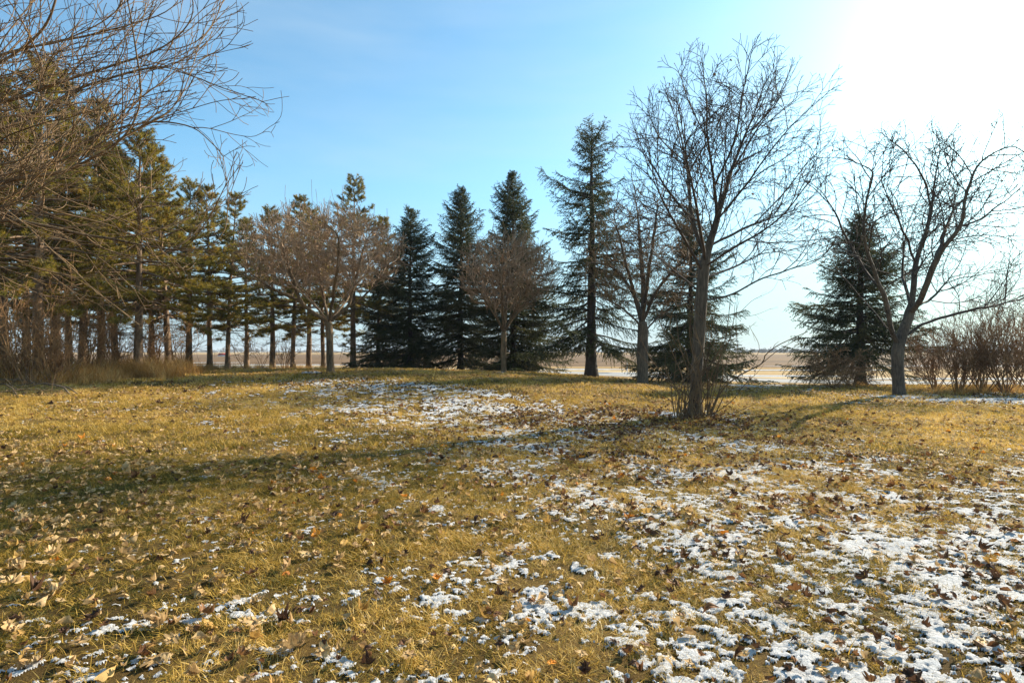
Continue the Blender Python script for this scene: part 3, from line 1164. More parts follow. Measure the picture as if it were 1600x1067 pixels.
# --- the maple by the shrubs
rg = np.random.default_rng(12)
D = 20.0
bx, by = at(1406, D), D
bz = gz(bx, by) - 0.06
t = Tree(rg)
t.add_line([(bx, by, bz), *pxline(D, [(1403, 585, 0), (1402, 547, 0), (1408, 528, 0), (1424, 478, .1), (1431, 412, .3), (1446, 365, .5), (1455, 325, .6), (1462, 270, .8), (1470, 235, 1.0), (1499, 190, 1.2)])], 0.2, 0.012)
for ln in [[(1402, 540, 0), (1393, 515, -.2), (1378, 455, -.5), (1352, 385, -.8), (1352, 330, -1.0), (1366, 255, -1.2), (1343, 208, -1.4)],
           [(1378, 455, -.5), (1345, 415, .3), (1314, 355, .8), (1285, 300, 1.2), (1262, 285, 1.4)],
           [(1455, 325, .6), (1445, 281, 0), (1413, 236, -.6), (1390, 220, -.8)],
           [(1431, 412, .3), (1408, 350, -.6), (1380, 295, -1.2), (1376, 270, -1.4)],
           [(1420, 490, .1), (1440, 465, -.6), (1463, 407, -1.2), (1503, 353, -1.6), (1508, 308, -1.8), (1535, 250, -2.0), (1593, 222, -2.3)],
           [(1503, 353, -1.6), (1545, 335, -1.0), (1600, 290, -.7)],
           [(1425, 478, .1), (1450, 470, 1.2), (1490, 434, 2.0), (1540, 425, 2.4), (1598, 412, 2.8)],
           [(1408, 532, 0), (1435, 510, .2), (1463, 497, .3), (1535, 481, .3), (1600, 466, .4), (1640, 450, .5)],
           [(1460, 410, -1.1), (1490, 330, 1.2), (1530, 290, 2.0)],
           [(1398, 525, 0), (1350, 470, 1.2), (1310, 425, 2.0)],
           [(1424, 478, 0), (1410, 420, 2.0), (1420, 340, 2.8)],
           [(1424, 478, 0), (1415, 430, -2.0), (1430, 330, -3.0)]]:
    t.add_line(pxline(D, ln), 0.2, 0.035)
env = envelope([((at(1460, D), D, cz(325, D)), (4.2, 3.8, 3.3)), ((at(1310, D), D, cz(320, D)), (1.7, 2.4, 2.4)), ((at(1580, D), D, cz(450, D)), (2.2, 2.6, 1.1))])
t.lines[0] = t.lines[0][9:]
t.ramify(t.lines, env, [(0.24, 0.46, 0.6, 2.0, 45), (0.17, 0.44, 0.3, 1.0, 48), (0.17, 0.45, 0.18, 0.48, 50)], 0.02, 0.12)
build_tree('maple_tree', t, (bx, by, bz), 0.0072, 0.19, M['grey_bark'], M['twig'], 'spreading bare tree with short grey trunk beside the red-brown thicket', None, 0.065, 0.35)


# --- low brushy crowns
def brushy(px, py, D, fork_py, w_px, lean, limbs, env, label, rbase, seed, n_att, twig, rtip=0.007, up=0.32, trunk_mat='pale_bark', ds=0.16, dk=0.2, inertia=0.5):
    rg = np.random.default_rng(seed)
    bx, by = at(px, D), D
    bz = gz(bx, by) - 0.06
    t = Tree(rg)
    t.add_line([(bx, by, bz), *pxline(D, [(px + lean * .5, (py + fork_py) / 2, 0), (px + lean, fork_py, 0)])], 0.15, 0.008)
    for ln in limbs:
        t.add_line(pxline(D, ln), 0.15, 0.02)
    att = np.concatenate([ell(rg, int(n_att * f), (at(cx, D), D + dy, cz(cy, D)), r) for cx, cy, dy, r, f in env])
    att = att[att[:, 2] > bz + 1.4]
    t.colonize(att, ds, 1.2, dk, 70, inertia, (0, 0, up), 0.16)
    t.twigs(2, 0.20, 0.50, 0.35, 0.5, 0.9)
    P0 = np.array(t.p)
    for i in rg.choice(np.where(P0[:, 2] > np.median(P0[:, 2]))[0], 70):      # stray upright shoots
        d, p, prev = np.array((rg.normal(0, .25), rg.normal(0, .25), 1.0)), P0[i], int(i)
        for k in range(4):
            d = unit(d + rg.normal(0, .08, 3))
            p = p + d * rg.uniform(.12, .27)
            t.p.append(p)
            t.par.append(prev)
            prev = len(t.p) - 1
    return build_tree('bare_tree', t, (bx, by, bz), rtip, rbase, M[trunk_mat], twig, label, None, 0.045, 0.3)


brushy(517, 583, 23.0, 503, 15, -3,
       [[(514, 503, 0), (482, 483, -.2), (465, 469, -.3), (428, 452, -.4), (388, 425, -.5)], [(470, 472, -.3), (455, 430, -.6), (440, 380, -.8)],
        [(514, 503, 0), (536, 486, .2), (570, 462, .3), (603, 428, .5)], [(545, 480, .2), (560, 420, .4), (575, 370, .5)],
        [(514, 503, 0), (506, 469, .6), (498, 420, 1.2), (490, 360, 1.6)], [(514, 503, 0), (520, 465, -.7), (528, 415, -1.5), (530, 360, -2.0)],
        [(514, 503, 0), (495, 480, 1.0), (460, 440, 2.2)], [(514, 503, 0), (535, 470, -1.2), (575, 425, -2.4)], [(514, 503, 0), (490, 475, -1.2), (450, 440, -2.4)],
        [(514, 503, 0), (540, 470, 1.2), (565, 430, 2.4)]],
       [(507, 398, 0, (3.3, 3.2, 1.75), 0.8), (430, 415, 0, (1.5, 2, 1.3), 0.12), (560, 400, 0, (1.5, 2, 1.5), 0.12)],
       'low wide bare tree with pale forked trunk and dense brushy crown on the mound', 0.145, 21, 3600, M['brushy_twig'])
brushy(787, 586, 27.0, 520, 10, 0,
       [[(787, 520, 0), (775, 490, .3), (755, 450, .6)], [(787, 520, 0), (805, 485, -.3), (830, 440, -.6)], [(787, 520, 0), (792, 470, .8), (797, 410, 1.2)],
        [(787, 520, 0), (785, 470, -.9), (780, 410, -1.5)], [(787, 520, 0), (815, 480, .8), (845, 450, 1.4)], [(787, 520, 0), (765, 480, -.8), (740, 445, -1.5)]],
       [(793, 430, 0, (2.35, 2.2, 1.95), 1.0)],
       'small bare tree with slender straight trunk and rounded greyish crown', 0.12, 22, 2300, M['brushy_twig'], 0.0075, 0.34)
brushy(1004, 604, 24.0, 505, 17, 0,
       [[(1004, 505, 0), (990, 460, .3), (960, 420, .6), (925, 410, .8)], [(1004, 505, 0), (1020, 465, -.3), (1045, 430, -.8), (1080, 400, -1.2)], [(1004, 505, 0), (1005, 450, .8), (1000, 380, 1.2), (995, 320, 1.4)],
        [(1004, 505, 0), (1012, 440, -.9), (1020, 380, -1.5), (1030, 310, -1.8)], [(1004, 520, 0), (1035, 490, .8), (1075, 470, 1.4)], [(1004, 510, 0), (970, 480, -.8), (930, 460, -1.5)],
        [(995, 470, .3), (975, 400, -1.0), (960, 340, -1.4)]],
       [(1008, 395, 0, (2.5, 2.4, 2.9), 0.85), (960, 430, 0, (1.6, 2, 1.2), 0.15)],
       'bare tree with upright trunk standing in brown leaf litter behind the large maple', 0.215, 23, 2500, M['pale_twig'], 0.006, 0.22, 'maple_bark', 0.17, 0.24)

# --- the near tree whose limbs reach into the picture; its trunk stands outside
rg = np.random.default_rng(31)
D = 6.4
bx, by = at(-380, D), D
bz = gz(bx, by) - 0.06
t = Tree(rg)
t.add_line([(bx, by, bz), (bx + .05, by, bz + 1.2), (bx - .02, by + .05, 2.3), *pxline(D, [(-370, 200, .1), (-340, 80, .1), (-330, -60, .2), (-300, -220, .2), (-290, -380, .3)])], 0.12, 0.008)
for ln in [[(-340, 120, .1), (-120, 150, -.3), (-20, 110, -.4), (60, 55, -.5), (85, 0, -.6), (125, -130, -.7)],
           [(-350, 150, .1), (-100, 130, .4), (0, 86, .6), (100, 62, .7), (230, 30, .8), (350, -40, .9)],
           [(-355, 200, .1), (-80, 190, -.1), (0, 160, -.1), (130, 118, -.2), (260, 72, -.3), (330, 0, -.4)],
           [(-360, 230, .1), (-80, 225, .8), (20, 195, 1.1), (120, 140, 1.3), (220, 110, 1.4), (395, 70, 1.5)],
           [(-362, 260, .1), (-60, 310, -.4), (0, 285, -.5), (100, 268, -.6), (230, 195, -.7), (330, 160, -.8), (400, 150, -.9)],
           [(-362, 250, .1), (-100, 300, 1.0), (0, 295, 1.2), (120, 228, 1.5), (240, 190, 1.7), (395, 215, 1.8)],
           [(-365, 290, .1), (-100, 330, -.9), (-10, 320, -1.1), (60, 370, -1.2), (130, 440, -1.2), (205, 500, -1.2)],
           [(-365, 280, .1), (-60, 350, .3), (20, 345, .4), (150, 370, .6), (300, 392, .8), (372, 352, .9)],
           [(-362, 240, .1), (-80, 250, -1.4), (40, 200, -1.8), (160, 170, -2.0), (280, 140, -2.2)],
           [(-365, 300, .1), (-60, 400, .6), (60, 420, .9), (150, 450, 1.1)],
           [(-350, 180, .1), (-150, 100, -1.8), (-40, 10, -2.6)], [(-350, 180, .1), (-200, 90, 2.0), (-60, 0, 3.2)],
           [(-360, 230, 0), (-600, 150, .3), (-850, 60, .5)], [(-360, 250, 0), (-600, 250, -1), (-900, 200, -1.8)], [(-360, 230, 0), (-560, 150, 1.5), (-760, 40, 2.8)],
           [(-350, 100, 0), (-500, -50, -1), (-650, -200, -1.6)], [(-340, 60, 0), (-200, -150, 1), (-100, -350, 1.6)]]:
    t.add_line(pxline(D, ln), 0.12, 0.012)


env = envelope([((at(60, D), D, cz(110, D)), (2.6, 2.7, 2.3)), ((at(30, D), D, cz(330, D)), (2.0, 2.2, 1.25)), ((at(-450, D), D, cz(0, D)), (3.6, 3.4, 3.4))])
env_ = lambda p: 9 if p[1] < 3.6 else env(p)
t.lines[0] = t.lines[0][26:]
t.ramify(t.lines, env_, [(0.24, 0.42, 0.6, 1.8, 28), (0.18, 0.42, 0.25, 0.75, 32), (0.17, 0.45, 0.12, 0.30, 36)], 0.045, 0.08)
build_tree('bare_tree', t, (bx, by, bz), 0.0036, 0.14, M['pale_bark'], M['pale_twig'], 'bare tree with long arching limbs of pale twigs reaching over the lawn', None, 0.035, 0.3)


# ------------------------------------------------------------------ conifers
class Foliage:
    """wood tubes and needle triangles of one crown"""

    def __init__(self):
        self.w = Tubes()
        self.tv, self.tc = [], []

    def needles(self, base, dirs, length, width, col):
        n = len(base)
        r = np.random.default_rng(n + int(abs(base[0, 0]) * 1000))
        s = np.cross(dirs, r.normal(size=(n, 3)))
        s /= np.linalg.norm(s, axis=1)[:, None] + 1e-9
        w = (width * 0.5) * s
        tip = base + dirs * np.asarray(length)[:, None]
        self.tv.append(np.stack([base - w, base + w, tip], 1).reshape(-1, 3))
        self.tc.append(np.repeat(col, 3))

    def mesh(self, name, wood, needle):
        WV = np.concatenate(self.w.V)
        NV = np.concatenate(self.tv)
        Q = np.concatenate(self.w.Q)
        T = np.arange(len(NV)).reshape(-1, 3) + len(WV)
        me = mesh_from(name, np.concatenate([WV, NV]), tris=T, quads=Q, mats=[wood, needle], mat_idx=np.r_[np.ones(len(T)), np.zeros(len(Q))])
        a = me.attributes.new('bc', 'FLOAT', 'POINT')
        a.data.foreach_set('value', np.concatenate([np.full(len(WV), 0.5), np.concatenate(self.tc)]).astype(np.float32))
        return me


def pine_meshes(seed, H, r_trunk, live0, width, lean=(0, 0), dense=1.4, top_narrow=1.0):
    """trunk mesh and crown mesh of a pine H metres high"""
    r = np.random.default_rng(seed)
    n = 16
    hh = np.linspace(0, 1, n)
    tx = lean[0] * hh ** 1.3 * H + np.cumsum(r.normal(0, .02, n)) * 0.6
    ty = lean[1] * hh ** 1.3 * H + np.cumsum(r.normal(0, .02, n)) * 0.6
    TP = np.stack([tx, ty, hh * H], 1)
    TR = r_trunk * (1 - 0.93 * hh ** 1.15) * (1 + 0.35 * np.exp(-hh * H / 0.3))
    tk = Tubes()
    TPs = spline(TP, 0.25)
    tk.add(TPs, np.interp(TPs[:, 2], TP[:, 2], TR), 12, 0.2)
    trunk = tk.mesh('trunk', M['pine_bark'])
    fo = Foliage()

    def trunk_at(z):
        return np.array([np.interp(z, TP[:, 2], TP[:, k]) for k in range(3)])
    # dead lower branches
    for _ in range(26):
        z = r.uniform(0.12, live0 + 0.12) * H
        az = r.uniform(0, 2 * pi)
        L = r.uniform(0.5, 1.7)
        p = trunk_at(z)
        d = np.array((cos(az), sin(az), r.uniform(-.25, .25)))
        pts = [p]
        for s in range(5):
            d = unit(d + r.normal(0, .16, 3) + np.array((0, 0, -.04)))
            pts.append(pts[-1] + d * L / 5)
        fo.w.add(pts, np.linspace(0.017, 0.004, 6), 4)
        for s in (2, 3, 4):
            dd = unit(d + r.normal(0, .6, 3))
            fo.w.add([pts[s], pts[s] + dd * .2, pts[s] + dd * .35 + r.normal(0, .05, 3)], [.007, .005, .003], 3)
    z = live0 * H
    while z < H * 0.985:
        f = (z / H - live0) / (1 - live0)
        prof = (0.55 + 0.45 * math.sin(pi * min(1, f * 1.15 + 0.18))) * (1 - f ** (2.3 * top_narrow)) + 0.10
        nb = r.integers(4, 6)
        a0 = r.uniform(0, 2 * pi)
        for b in range(nb):
            az = a0 + b * 2 * pi / nb + r.normal(0, .25)
            L = width * prof * r.uniform(0.65, 1.15)
            if r.uniform() < 0.10:
                continue
            el = radians(-8 + 55 * f ** 1.3 + r.normal(0, 8))
            d = np.array((cos(az) * cos(el), sin(az) * cos(el), sin(el)))
            p = trunk_at(z)
            pts = [p]
            ns = 7
            for s in range(ns):
                d = unit(d + np.array((0, 0, 0.07 if s > 2 else -0.03)) + r.normal(0, .07, 3))
                pts.append(pts[-1] + d * L / ns)
            pts = np.array(pts)
            fo.w.add(pts, np.linspace(0.012 + 0.012 * L, 0.006, ns + 1), 4)
            nt = int((4 + L * 5.5) * dense)
            for k in range(nt):
                s = r.uniform(0.28, 1.0) ** 0.8
                q = pts[0] + 0
                q = np.array([np.interp(s * ns, np.arange(ns + 1), pts[:, c]) for c in range(3)])
                sd = 1 if k % 2 else -1
                out = unit(pts[-1] - pts[0])
                lat = unit(np.cross(out, (0, 0, 1))) * sd
                td = unit(out * 0.7 + lat * r.uniform(.2, 1.1) + np.array((0, 0, r.uniform(-.05, .55))))
                tl = r.uniform(0.18, 0.5) * (1.15 - 0.5 * s)
                e = q + td * tl
                fo.w.add([q, (q + e) / 2 + r.normal(0, .015, 3), e], [.008, .006, .005], 3)
                tone = np.clip(0.40 + r.normal(0, .16) + (0.45 if r.uniform() < 0.05 else 0), 0, 1)
                for c, m in ((1.0, 15), (0.68, 9), (0.36, 6)):
                    cc = q + (e - q) * c
                    dirs = unit(td * (0.75 if c == 1.0 else 0.45) + np.array((0, 0, .15)) + r.normal(0, .55, (m, 3)))
                    fo.needles(np.repeat(cc[None], m, 0) + r.normal(0, .012, (m, 3)), dirs, r.uniform(.11, .19, m), 0.021, np.clip(tone + r.normal(0, .1, m), 0, 1))
        z += r.uniform(0.30, 0.46)
    return trunk, fo.mesh('crown', M['pine_bark'], M['pine_needle'])


def spruce_meshes(seed, H, r_trunk, clear, width, droop=0.35, gap=0.32, sparse=0.0, power=0.85, curtain=0.3, ragged=0.2, lop=0.12):
    r = np.random.default_rng(seed)
    n = 18
    hh = np.linspace(0, 1, n)
    TP = np.stack([np.cumsum(r.normal(0, .012, n)), np.cumsum(r.normal(0, .012, n)), hh * H], 1)
    TR = r_trunk * (1 - 0.96 * hh) * (1 + 0.4 * np.exp(-hh * H / 0.3)) + 0.006
    tk = Tubes()
    TPs = spline(TP, 0.25)
    tk.add(TPs, np.interp(TPs[:, 2], TP[:, 2], TR), 12, 0.2)
    trunk = tk.mesh('trunk', M['spruce_bark'])
    fo = Foliage()
    z = clear
    while z < H - 0.12:
        f = (z - clear) / (H - clear)
        reach = width * ((1 - f) ** power) * (0.86 if f < 0.07 else 1.0) + 0.10
        nb = r.integers(6, 9) if f < 0.9 else 5
        a0 = r.uniform(0, 2 * pi)
        for b in range(nb):
            if r.uniform() < sparse:
                continue
            az = a0 + b * 2 * pi / nb + r.normal(0, .3)
            L = reach * r.uniform(1 - 2 * ragged, 1 + ragged) * (1 + lop * sin(az + z * 1.3 + seed))
            el0 = radians(-13 * droop / .35 + 62 * f ** 1.2 + r.normal(0, 7))
            p = np.array([np.interp(z + r.uniform(-.1, .1), TP[:, 2], TP[:, k]) for k in range(3)])
            d = np.array((cos(az) * cos(el0), sin(az) * cos(el0), sin(el0)))
            ns = 8
            pts = [p]
            for s in range(ns):
                d = unit(d + np.array((0, 0, -0.05 * droop if s < 4 else 0.11)) + r.normal(0, .045, 3))
                pts.append(pts[-1] + d * L / ns)
            pts = np.array(pts)
            fo.w.add(pts, np.linspace(0.010 + 0.010 * L, 0.005, ns + 1), 4)
            lat0 = unit(np.cross(pts[-1] - pts[0], (0, 0, 1)))
            # branchlets, in pairs along the bough, hanging a little
            m = max(4, int(L / 0.105))
            base_tone = np.clip(0.40 + r.normal(0, .2), 0, 1)
            for k in range(m + 1):
                s = 0.16 + 0.84 * k / m
                q = np.array([np.interp(s * ns, np.arange(ns + 1), pts[:, c]) for c in range(3)])
                i = min(ns - 1, int(s * ns))
                ax = unit(pts[i + 1] - pts[i])
                for sd in (-1, 1):
                    if r.uniform() < 0.1 + sparse * .5:
                        continue
                    hang = r.uniform() < curtain
                    bl = (0.10 + 0.56 * L / 2.5) * (1.15 - 0.75 * s) * r.uniform(.6, 1.25) + 0.08
                    bd = unit(ax * 0.75 + lat0 * sd * r.uniform(.5, 1.0) + np.array((0, 0, -0.9 if hang else r.uniform(-.3, .12))))
                    nn = max(4, int(bl / 0.045))
                    tt = np.linspace(0.05, 1, nn)[:, None]
                    cc = q + bd * bl * tt + np.array((0, 0, -0.10 * bl)) * tt ** 2
                    cc = np.repeat(cc, 3, 0)
                    dirs = unit(bd * 0.75 + r.normal(0, .55, (len(cc), 3)))
                    fo.needles(cc, dirs, r.uniform(.055, .10, len(cc)), 0.031, np.clip(base_tone + r.normal(0, .12, len(cc)), 0, 1))
        z += gap * (1 - 0.45 * f) * r.uniform(.8, 1.25)
    # leader
    m = 40
    cc = TP[-1] - np.array((0, 0, 1)) * r.uniform(0, .5, m)[:, None]
    fo.needles(cc, unit(np.array((0, 0, .6)) + r.normal(0, .6, (m, 3))), r.uniform(.05, .1, m), 0.02, np.full(m, .4))
    return trunk, fo.mesh('crown', M['spruce_bark'], M['spruce_needle'])


def place_conifer(name, meshes, px, D, label, rz=0.0, scale=1.0, group=None):
    root = link(name, None, None, label, 'tree', group)
    x = at(px, D)
    root.location = (x, D, gz(x, D) - 0.05)
    root.rotation_euler = (0, 0, rz)
    root.scale = (scale,) * 3
    link('trunk', meshes[0], root)
    link('crown', meshes[1], root)
    return root


pA = pine_meshes(501, 10.0, 0.165, 0.28, 2.7)
pB = pine_meshes(502, 10.0, 0.15, 0.31, 2.5, (0.01, 0.02))
pC = pine_meshes(503, 10.0, 0.145, 0.27, 2.4, (0.05, -0.01))
pD = pine_meshes(504, 10.0, 0.17, 0.29, 2.9, (-0.01, 0.0), 1.55)
PG = 'pines in the row behind the lawn'
for m, px, d, s, rz, lab in [
    (pD, 6, 19.5, 1.02, 0.3, 'tall pine standing above the brush pile'),
    (pA, 61, 17.6, 0.98, 2.0, 'thick pale-trunked pine in dry brush beside the brush pile'),
    (pB, 86, 20.5, 1.08, 4.0, 'dark pine close behind the thick pale-trunked pine'),
    (pC, 129, 22.0, 1.05, 1.0, 'slender pine rising from brown brush between two larger pines'),
    (pA, 157, 23.5, 0.98, 5.1, 'reddish-trunked pine in front of the open sky gap'),
    (pD, 215, 20.0, 0.86, 3.3, 'sunlit broad pine with yellow-green needles rooted in tall dry grass'),
    (pB, 237, 27.5, 0.98, 0.9, 'thin dark pine behind the sunlit broad pine'),
    (pC, 262, 24.0, 0.93, 3.9, 'leaning pine at the end of the tall dry grass'),
    (pA, 296, 28.5, 0.93, 1.2, 'straight pine at the edge of the mown lawn'),
    (pB, 328, 29.0, 0.92, 2.6, 'straight dark pine beside the leaning pine'),
    (pC, 356, 31.0, 0.94, 0.1, 'leaning pine with low tufted branches by bare brush'),
    (pD, 426, 36.0, 1.0, 0.6, 'thin straight pine seen through the brushy crown of the low tree'),
    (pC, 458, 36.0, 1.07, 0.0, 'leaning pine behind the low wide bare tree'),
    (pB, 505, 38.0, 1.0, 1.9, 'pine directly behind the pale forked trunk'),
    (pA, 552, 34.0, 1.12, 2.2, 'tallest pine behind the mound, its top rising over the brushy crown'),
    (pA, 385, 39.0, 1.02, 4.4, 'pine behind the forked bare sapling'),
    (pD, 482, 40.0, 1.12, 2.9, 'pine hidden low behind the brushy crown beside the leaning pine'),
    (pC, 590, 39.0, 1.05, 1.3, 'pine between the tallest pine and the shortest pointed spruce'),
    (pB, 180, 27.0, 1.05, 2.2, 'slim pine set back behind the reddish-trunked pine'),
    (pC, 108, 26.0, 1.0, 5.2, 'slim pine set back behind the slender pine'),
    (pA, 40, 25.0, 1.05, 4.7, 'slim pine set back behind the thick pale-trunked pine'),
    (pD, -60, 21.0, 1.05, 1.2, 'pine at the outer end of the pine row'),
    (pB, -130, 19.0, 1.0, 3.2, 'last pine of the row beyond the brush pile'),
]:
    place_conifer('pine_tree', m, px, d, lab, rz, s, PG)

SG = 'spruces behind the mound'
place_conifer('spruce_tree', spruce_meshes(601, 10.0, .17, .55, 3.6, .4, .25, .10, .80, .3, .27), 640, 34.0, 'shortest pointed spruce behind the mound crest', 0.4, 0.97, SG)
place_conifer('spruce_tree', spruce_meshes(602, 11.2, .19, .9, 3.5, .35, .25, .10, .78, .3, .27), 720, 34.5, 'pointed dark spruce in the middle of the group of three', 1.1, 1.0, SG)
place_conifer('spruce_tree', spruce_meshes(603, 11.6, .20, .35, 3.6, .4, .25, .10, .76, .3, .27), 801, 33.0, 'tall pointed spruce behind the small slender bare tree', 2.1, 1.0, SG)
place_conifer('spruce_tree', spruce_meshes(606, 6.0, .13, .2, 2.2, .4, .32, .1), 590, 35.0, 'low dark spruce between the tallest pine and the spruces', 0.2, 1.0, SG)
place_conifer('spruce_tree', spruce_meshes(604, 12.9, .29, 1.9, 3.1, .5, .36, .26, .55, .5, .38, 0.35), 924, 29.0, 'tallest spruce with ragged open crown and thick dark trunk', 0.7)
place_conifer('spruce_tree', spruce_meshes(605, 8.6, .2, .3, 3.4, .45, .26, .12, .8, .4, .27), 1078, 27.5, 'spruce half hidden behind the trunk of the large maple', 1.7)
place_conifer('spruce_tree', spruce_meshes(607, 8.4, .25, 1.45, 3.4, .35, .24, .08, .74, .5, .26), 1344, 28.0, 'broad grey-green spruce standing over the small twiggy bush', 2.7)


# ------------------------------------------------------------------ shrubs, shoots, brush
def shrub(name, x, y, H, spread, stems, label, mat, seed, group=None, r0=0.012, fork=3, up=0.1, cat='shrub', arch=0.0):
    r = np.random.default_rng(seed)
    z0 = gz(x, y) - 0.04
    root = link(name, None, None, label, cat, group)
    root.location = (x, y, z0)

    def grow(tb, p, d, L, rad, lev):
        ns = 6
        pts = [p]
        for s in range(ns):
            d = unit(d + r.normal(0, .13, 3) + np.array((0, 0, up - arch * s / ns)))
            pts.append(pts[-1] + d * L / ns)
        tb.add(pts, np.linspace(rad, max(rad * .45, .0055), ns + 1), 5 if rad > .01 else 3)
        if lev > 0:
            for k in range(r.integers(fork - 1, fork + 2)):
                s = r.integers(2, ns + 1)
                dd = unit(d + r.normal(0, .5, 3) + np.array((0, 0, .1)))
                grow(tb, pts[s], dd, L * r.uniform(.35, .65), max(rad * .55, .006), lev - 1)
    for k in range(stems):
        a = r.uniform(0, 2 * pi)
        sp = spread * r.uniform(0.15, 1)
        d = unit(np.array((cos(a) * sp, sin(a) * sp, 1.0)))
        tb = Tubes()
        b = np.array((cos(a), sin(a), 0)) * r.uniform(0, .18) * spread
        grow(tb, b, d, H * r.uniform(.6, 1.0) * 0.62, r0 * r.uniform(.7, 1.2), 3)
        link('stem', tb.mesh('stem', mat), root)
    return root


TG = 'red-brown bushes of the thicket'
for k, (px, d, H, n) in enumerate([(1462, 23.5, 2.4, 18), (1497, 22.5, 2.8, 20), (1535, 22.0, 2.6, 20), (1572, 21.5, 2.9, 20), (1612, 21.0, 2.9, 18), (1525, 24.5, 4.4, 8), (1590, 24.0, 4.6, 9), (1660, 22, 2.8, 14)]):
    lab = ['outermost low bush of the red-brown thicket near the grey trunk', 'dense red-brown bush with snow along its foot', 'dense red-brown bush in the middle of the thicket', 'tall red-brown bush of the thicket behind the snow strip',
           'tall red-brown bush at the outer end of the thicket', 'tall thin-stemmed bush rising out of the thicket', 'tall open bush at the back of the thicket', 'red-brown bush past the end of the snow strip'][k]
    shrub('thicket_bush', at(px, d), d, H * 1.25, 0.75, n, lab, M['red_twig'], 700 + k, TG, 0.02, 4, .06)
shrub('twiggy_bush', at(1300, 24.6), 24.6, 2.3, 1.0, 26, 'low twiggy bush with fallen stems under the broad spruce', M['red_twig'], 720, None, .012, 4, .0, arch=.12)
shrub('twiggy_bush', at(1335, 25.2), 25.2, 1.8, 1.0, 14, 'reddish twiggy bush against the trunk of the broad spruce', M['red_twig'], 721, None, .01, 4, .0, arch=.1)
shrub('dry_bush', at(1178, 36), 36, 0.75, 1.0, 10, 'small brown dry clump beside the road', M['red_twig'], 722, None, .01, 4, .0)
def _near(d):
    return d - 0.9 if d < 23 else d


UG = 'bare saplings in the brush under the pines'
for k, (px, d, H, n, lab) in enumerate([(20, 18, 1.6, 8, 'bare brown brush at the foot of the tall pine'), (45, 17.2, 2.2, 5, 'reddish sapling beside the thick pale-trunked pine'), (105, 18.5, 2.3, 7, 'upright orange-brown saplings between the first pines'),
                                        (140, 20, 2.0, 8, 'tangled brown brush around the slender pine'), (180, 21, 1.9, 7, 'open brush against the sky gap between pines'), (243, 22, 1.8, 6, 'bare brush behind the tall dry grass'),
                                        (280, 25, 2.2, 6, 'thin bare saplings beside the straight pine'), (385, 30, 2.2, 3, 'forked bare sapling between the leaning pine and the thin pine'), (408, 33, 1.9, 4, 'bare sapling in front of the pale field'),
                                        (445, 34, 1.6, 5, 'low fan-shaped bare bush between two thin pines'), (-40, 18, 1.7, 8, 'brown brush past the brush pile'), (80, 17.5, 1.3, 8, 'low brown brush in front of the dark pine')]):
    d = _near(d)
    shrub('bare_shrub', at(px, d), d, H * 1.6, 0.6, int(n * 2.6) if k not in (7, 8) else n, lab, M['tan_twig' if k < 7 or k > 9 else 'red_twig'], 740 + k, UG, 0.017, 3, .05)

# shoots around the foot of the large maple
rg = np.random.default_rng(81)
sx, sy = at(1088, 13.6), 13.55
root = link('sucker_shoots', None, None, 'pale thin shoots and long arching stems growing around the large maple foot', 'shrub')
sz = gz(sx, sy) - 0.04
root.location = (sx, sy, sz)
SH = [([(1105, 655), (1106, 600), (1100, 555), (1088, 520), (1085, 500)], .017), ([(1108, 652), (1125, 615), (1150, 590), (1190, 568), (1195, 556), (1215, 540), (1262, 518)], .017),
      ([(1190, 568), (1215, 548), (1250, 527), (1262, 513)], .008), ([(1150, 590), (1152, 540), (1150, 500), (1153, 455)], .008), ([(1112, 650), (1160, 640), (1190, 625), (1210, 618)], .006),
      ([(1153, 492), (1175, 470), (1205, 455), (1215, 440)], .005), ([(1153, 495), (1180, 492), (1205, 482)], .005), ([(1108, 600), (1118, 560), (1140, 520), (1155, 470)], .008)]
for _ in range(46):
    b = rg.uniform(1054, 1114)
    dx = rg.normal(-6, 42)
    hgt = rg.uniform(60, 190)
    SH.append(([(b, 652), (b + dx * .3 + rg.normal(0, 11), 652 - hgt * .35), (b + dx * .7 + rg.normal(0, 15), 652 - hgt * .7), (b + dx, 652 - hgt)], rg.uniform(.008, .014)))
for pts, rad in SH:
    o1, o2 = rg.uniform(-.45, .1), rg.uniform(-.6, .5)
    P = np.array([at(px, 13.6 + o1 + (o2 - o1) * i / len(pts), py) for i, (px, py) in enumerate(pts)])
    if pts[0][1] > 640:
        P[0, 2] = gz(P[0, 0], P[0, 1]) - .03
    L = spline(P - np.array((sx, sy, sz)), 0.09)
    tb = Tubes()
    tb.add(L, np.linspace(rad * 1.25, rad * .5, len(L)), 5)
    for _ in range(int(rg.integers(1, 5))):
        i = rg.integers(len(L) // 3, len(L))
        dd = unit(L[min(i, len(L) - 1)] - L[i - 1] + rg.normal(0, .06, 3))
        q = L[i] if i < len(L) else L[-1]
        tl = rg.uniform(.12, .4)
        tb.add([q, q + dd * tl * .5, q + dd * tl + rg.normal(0, .04, 3)], [rad * .5, rad * .35, .002], 3)
    link('stem', tb.mesh('stem', M['pale_twig']), root)

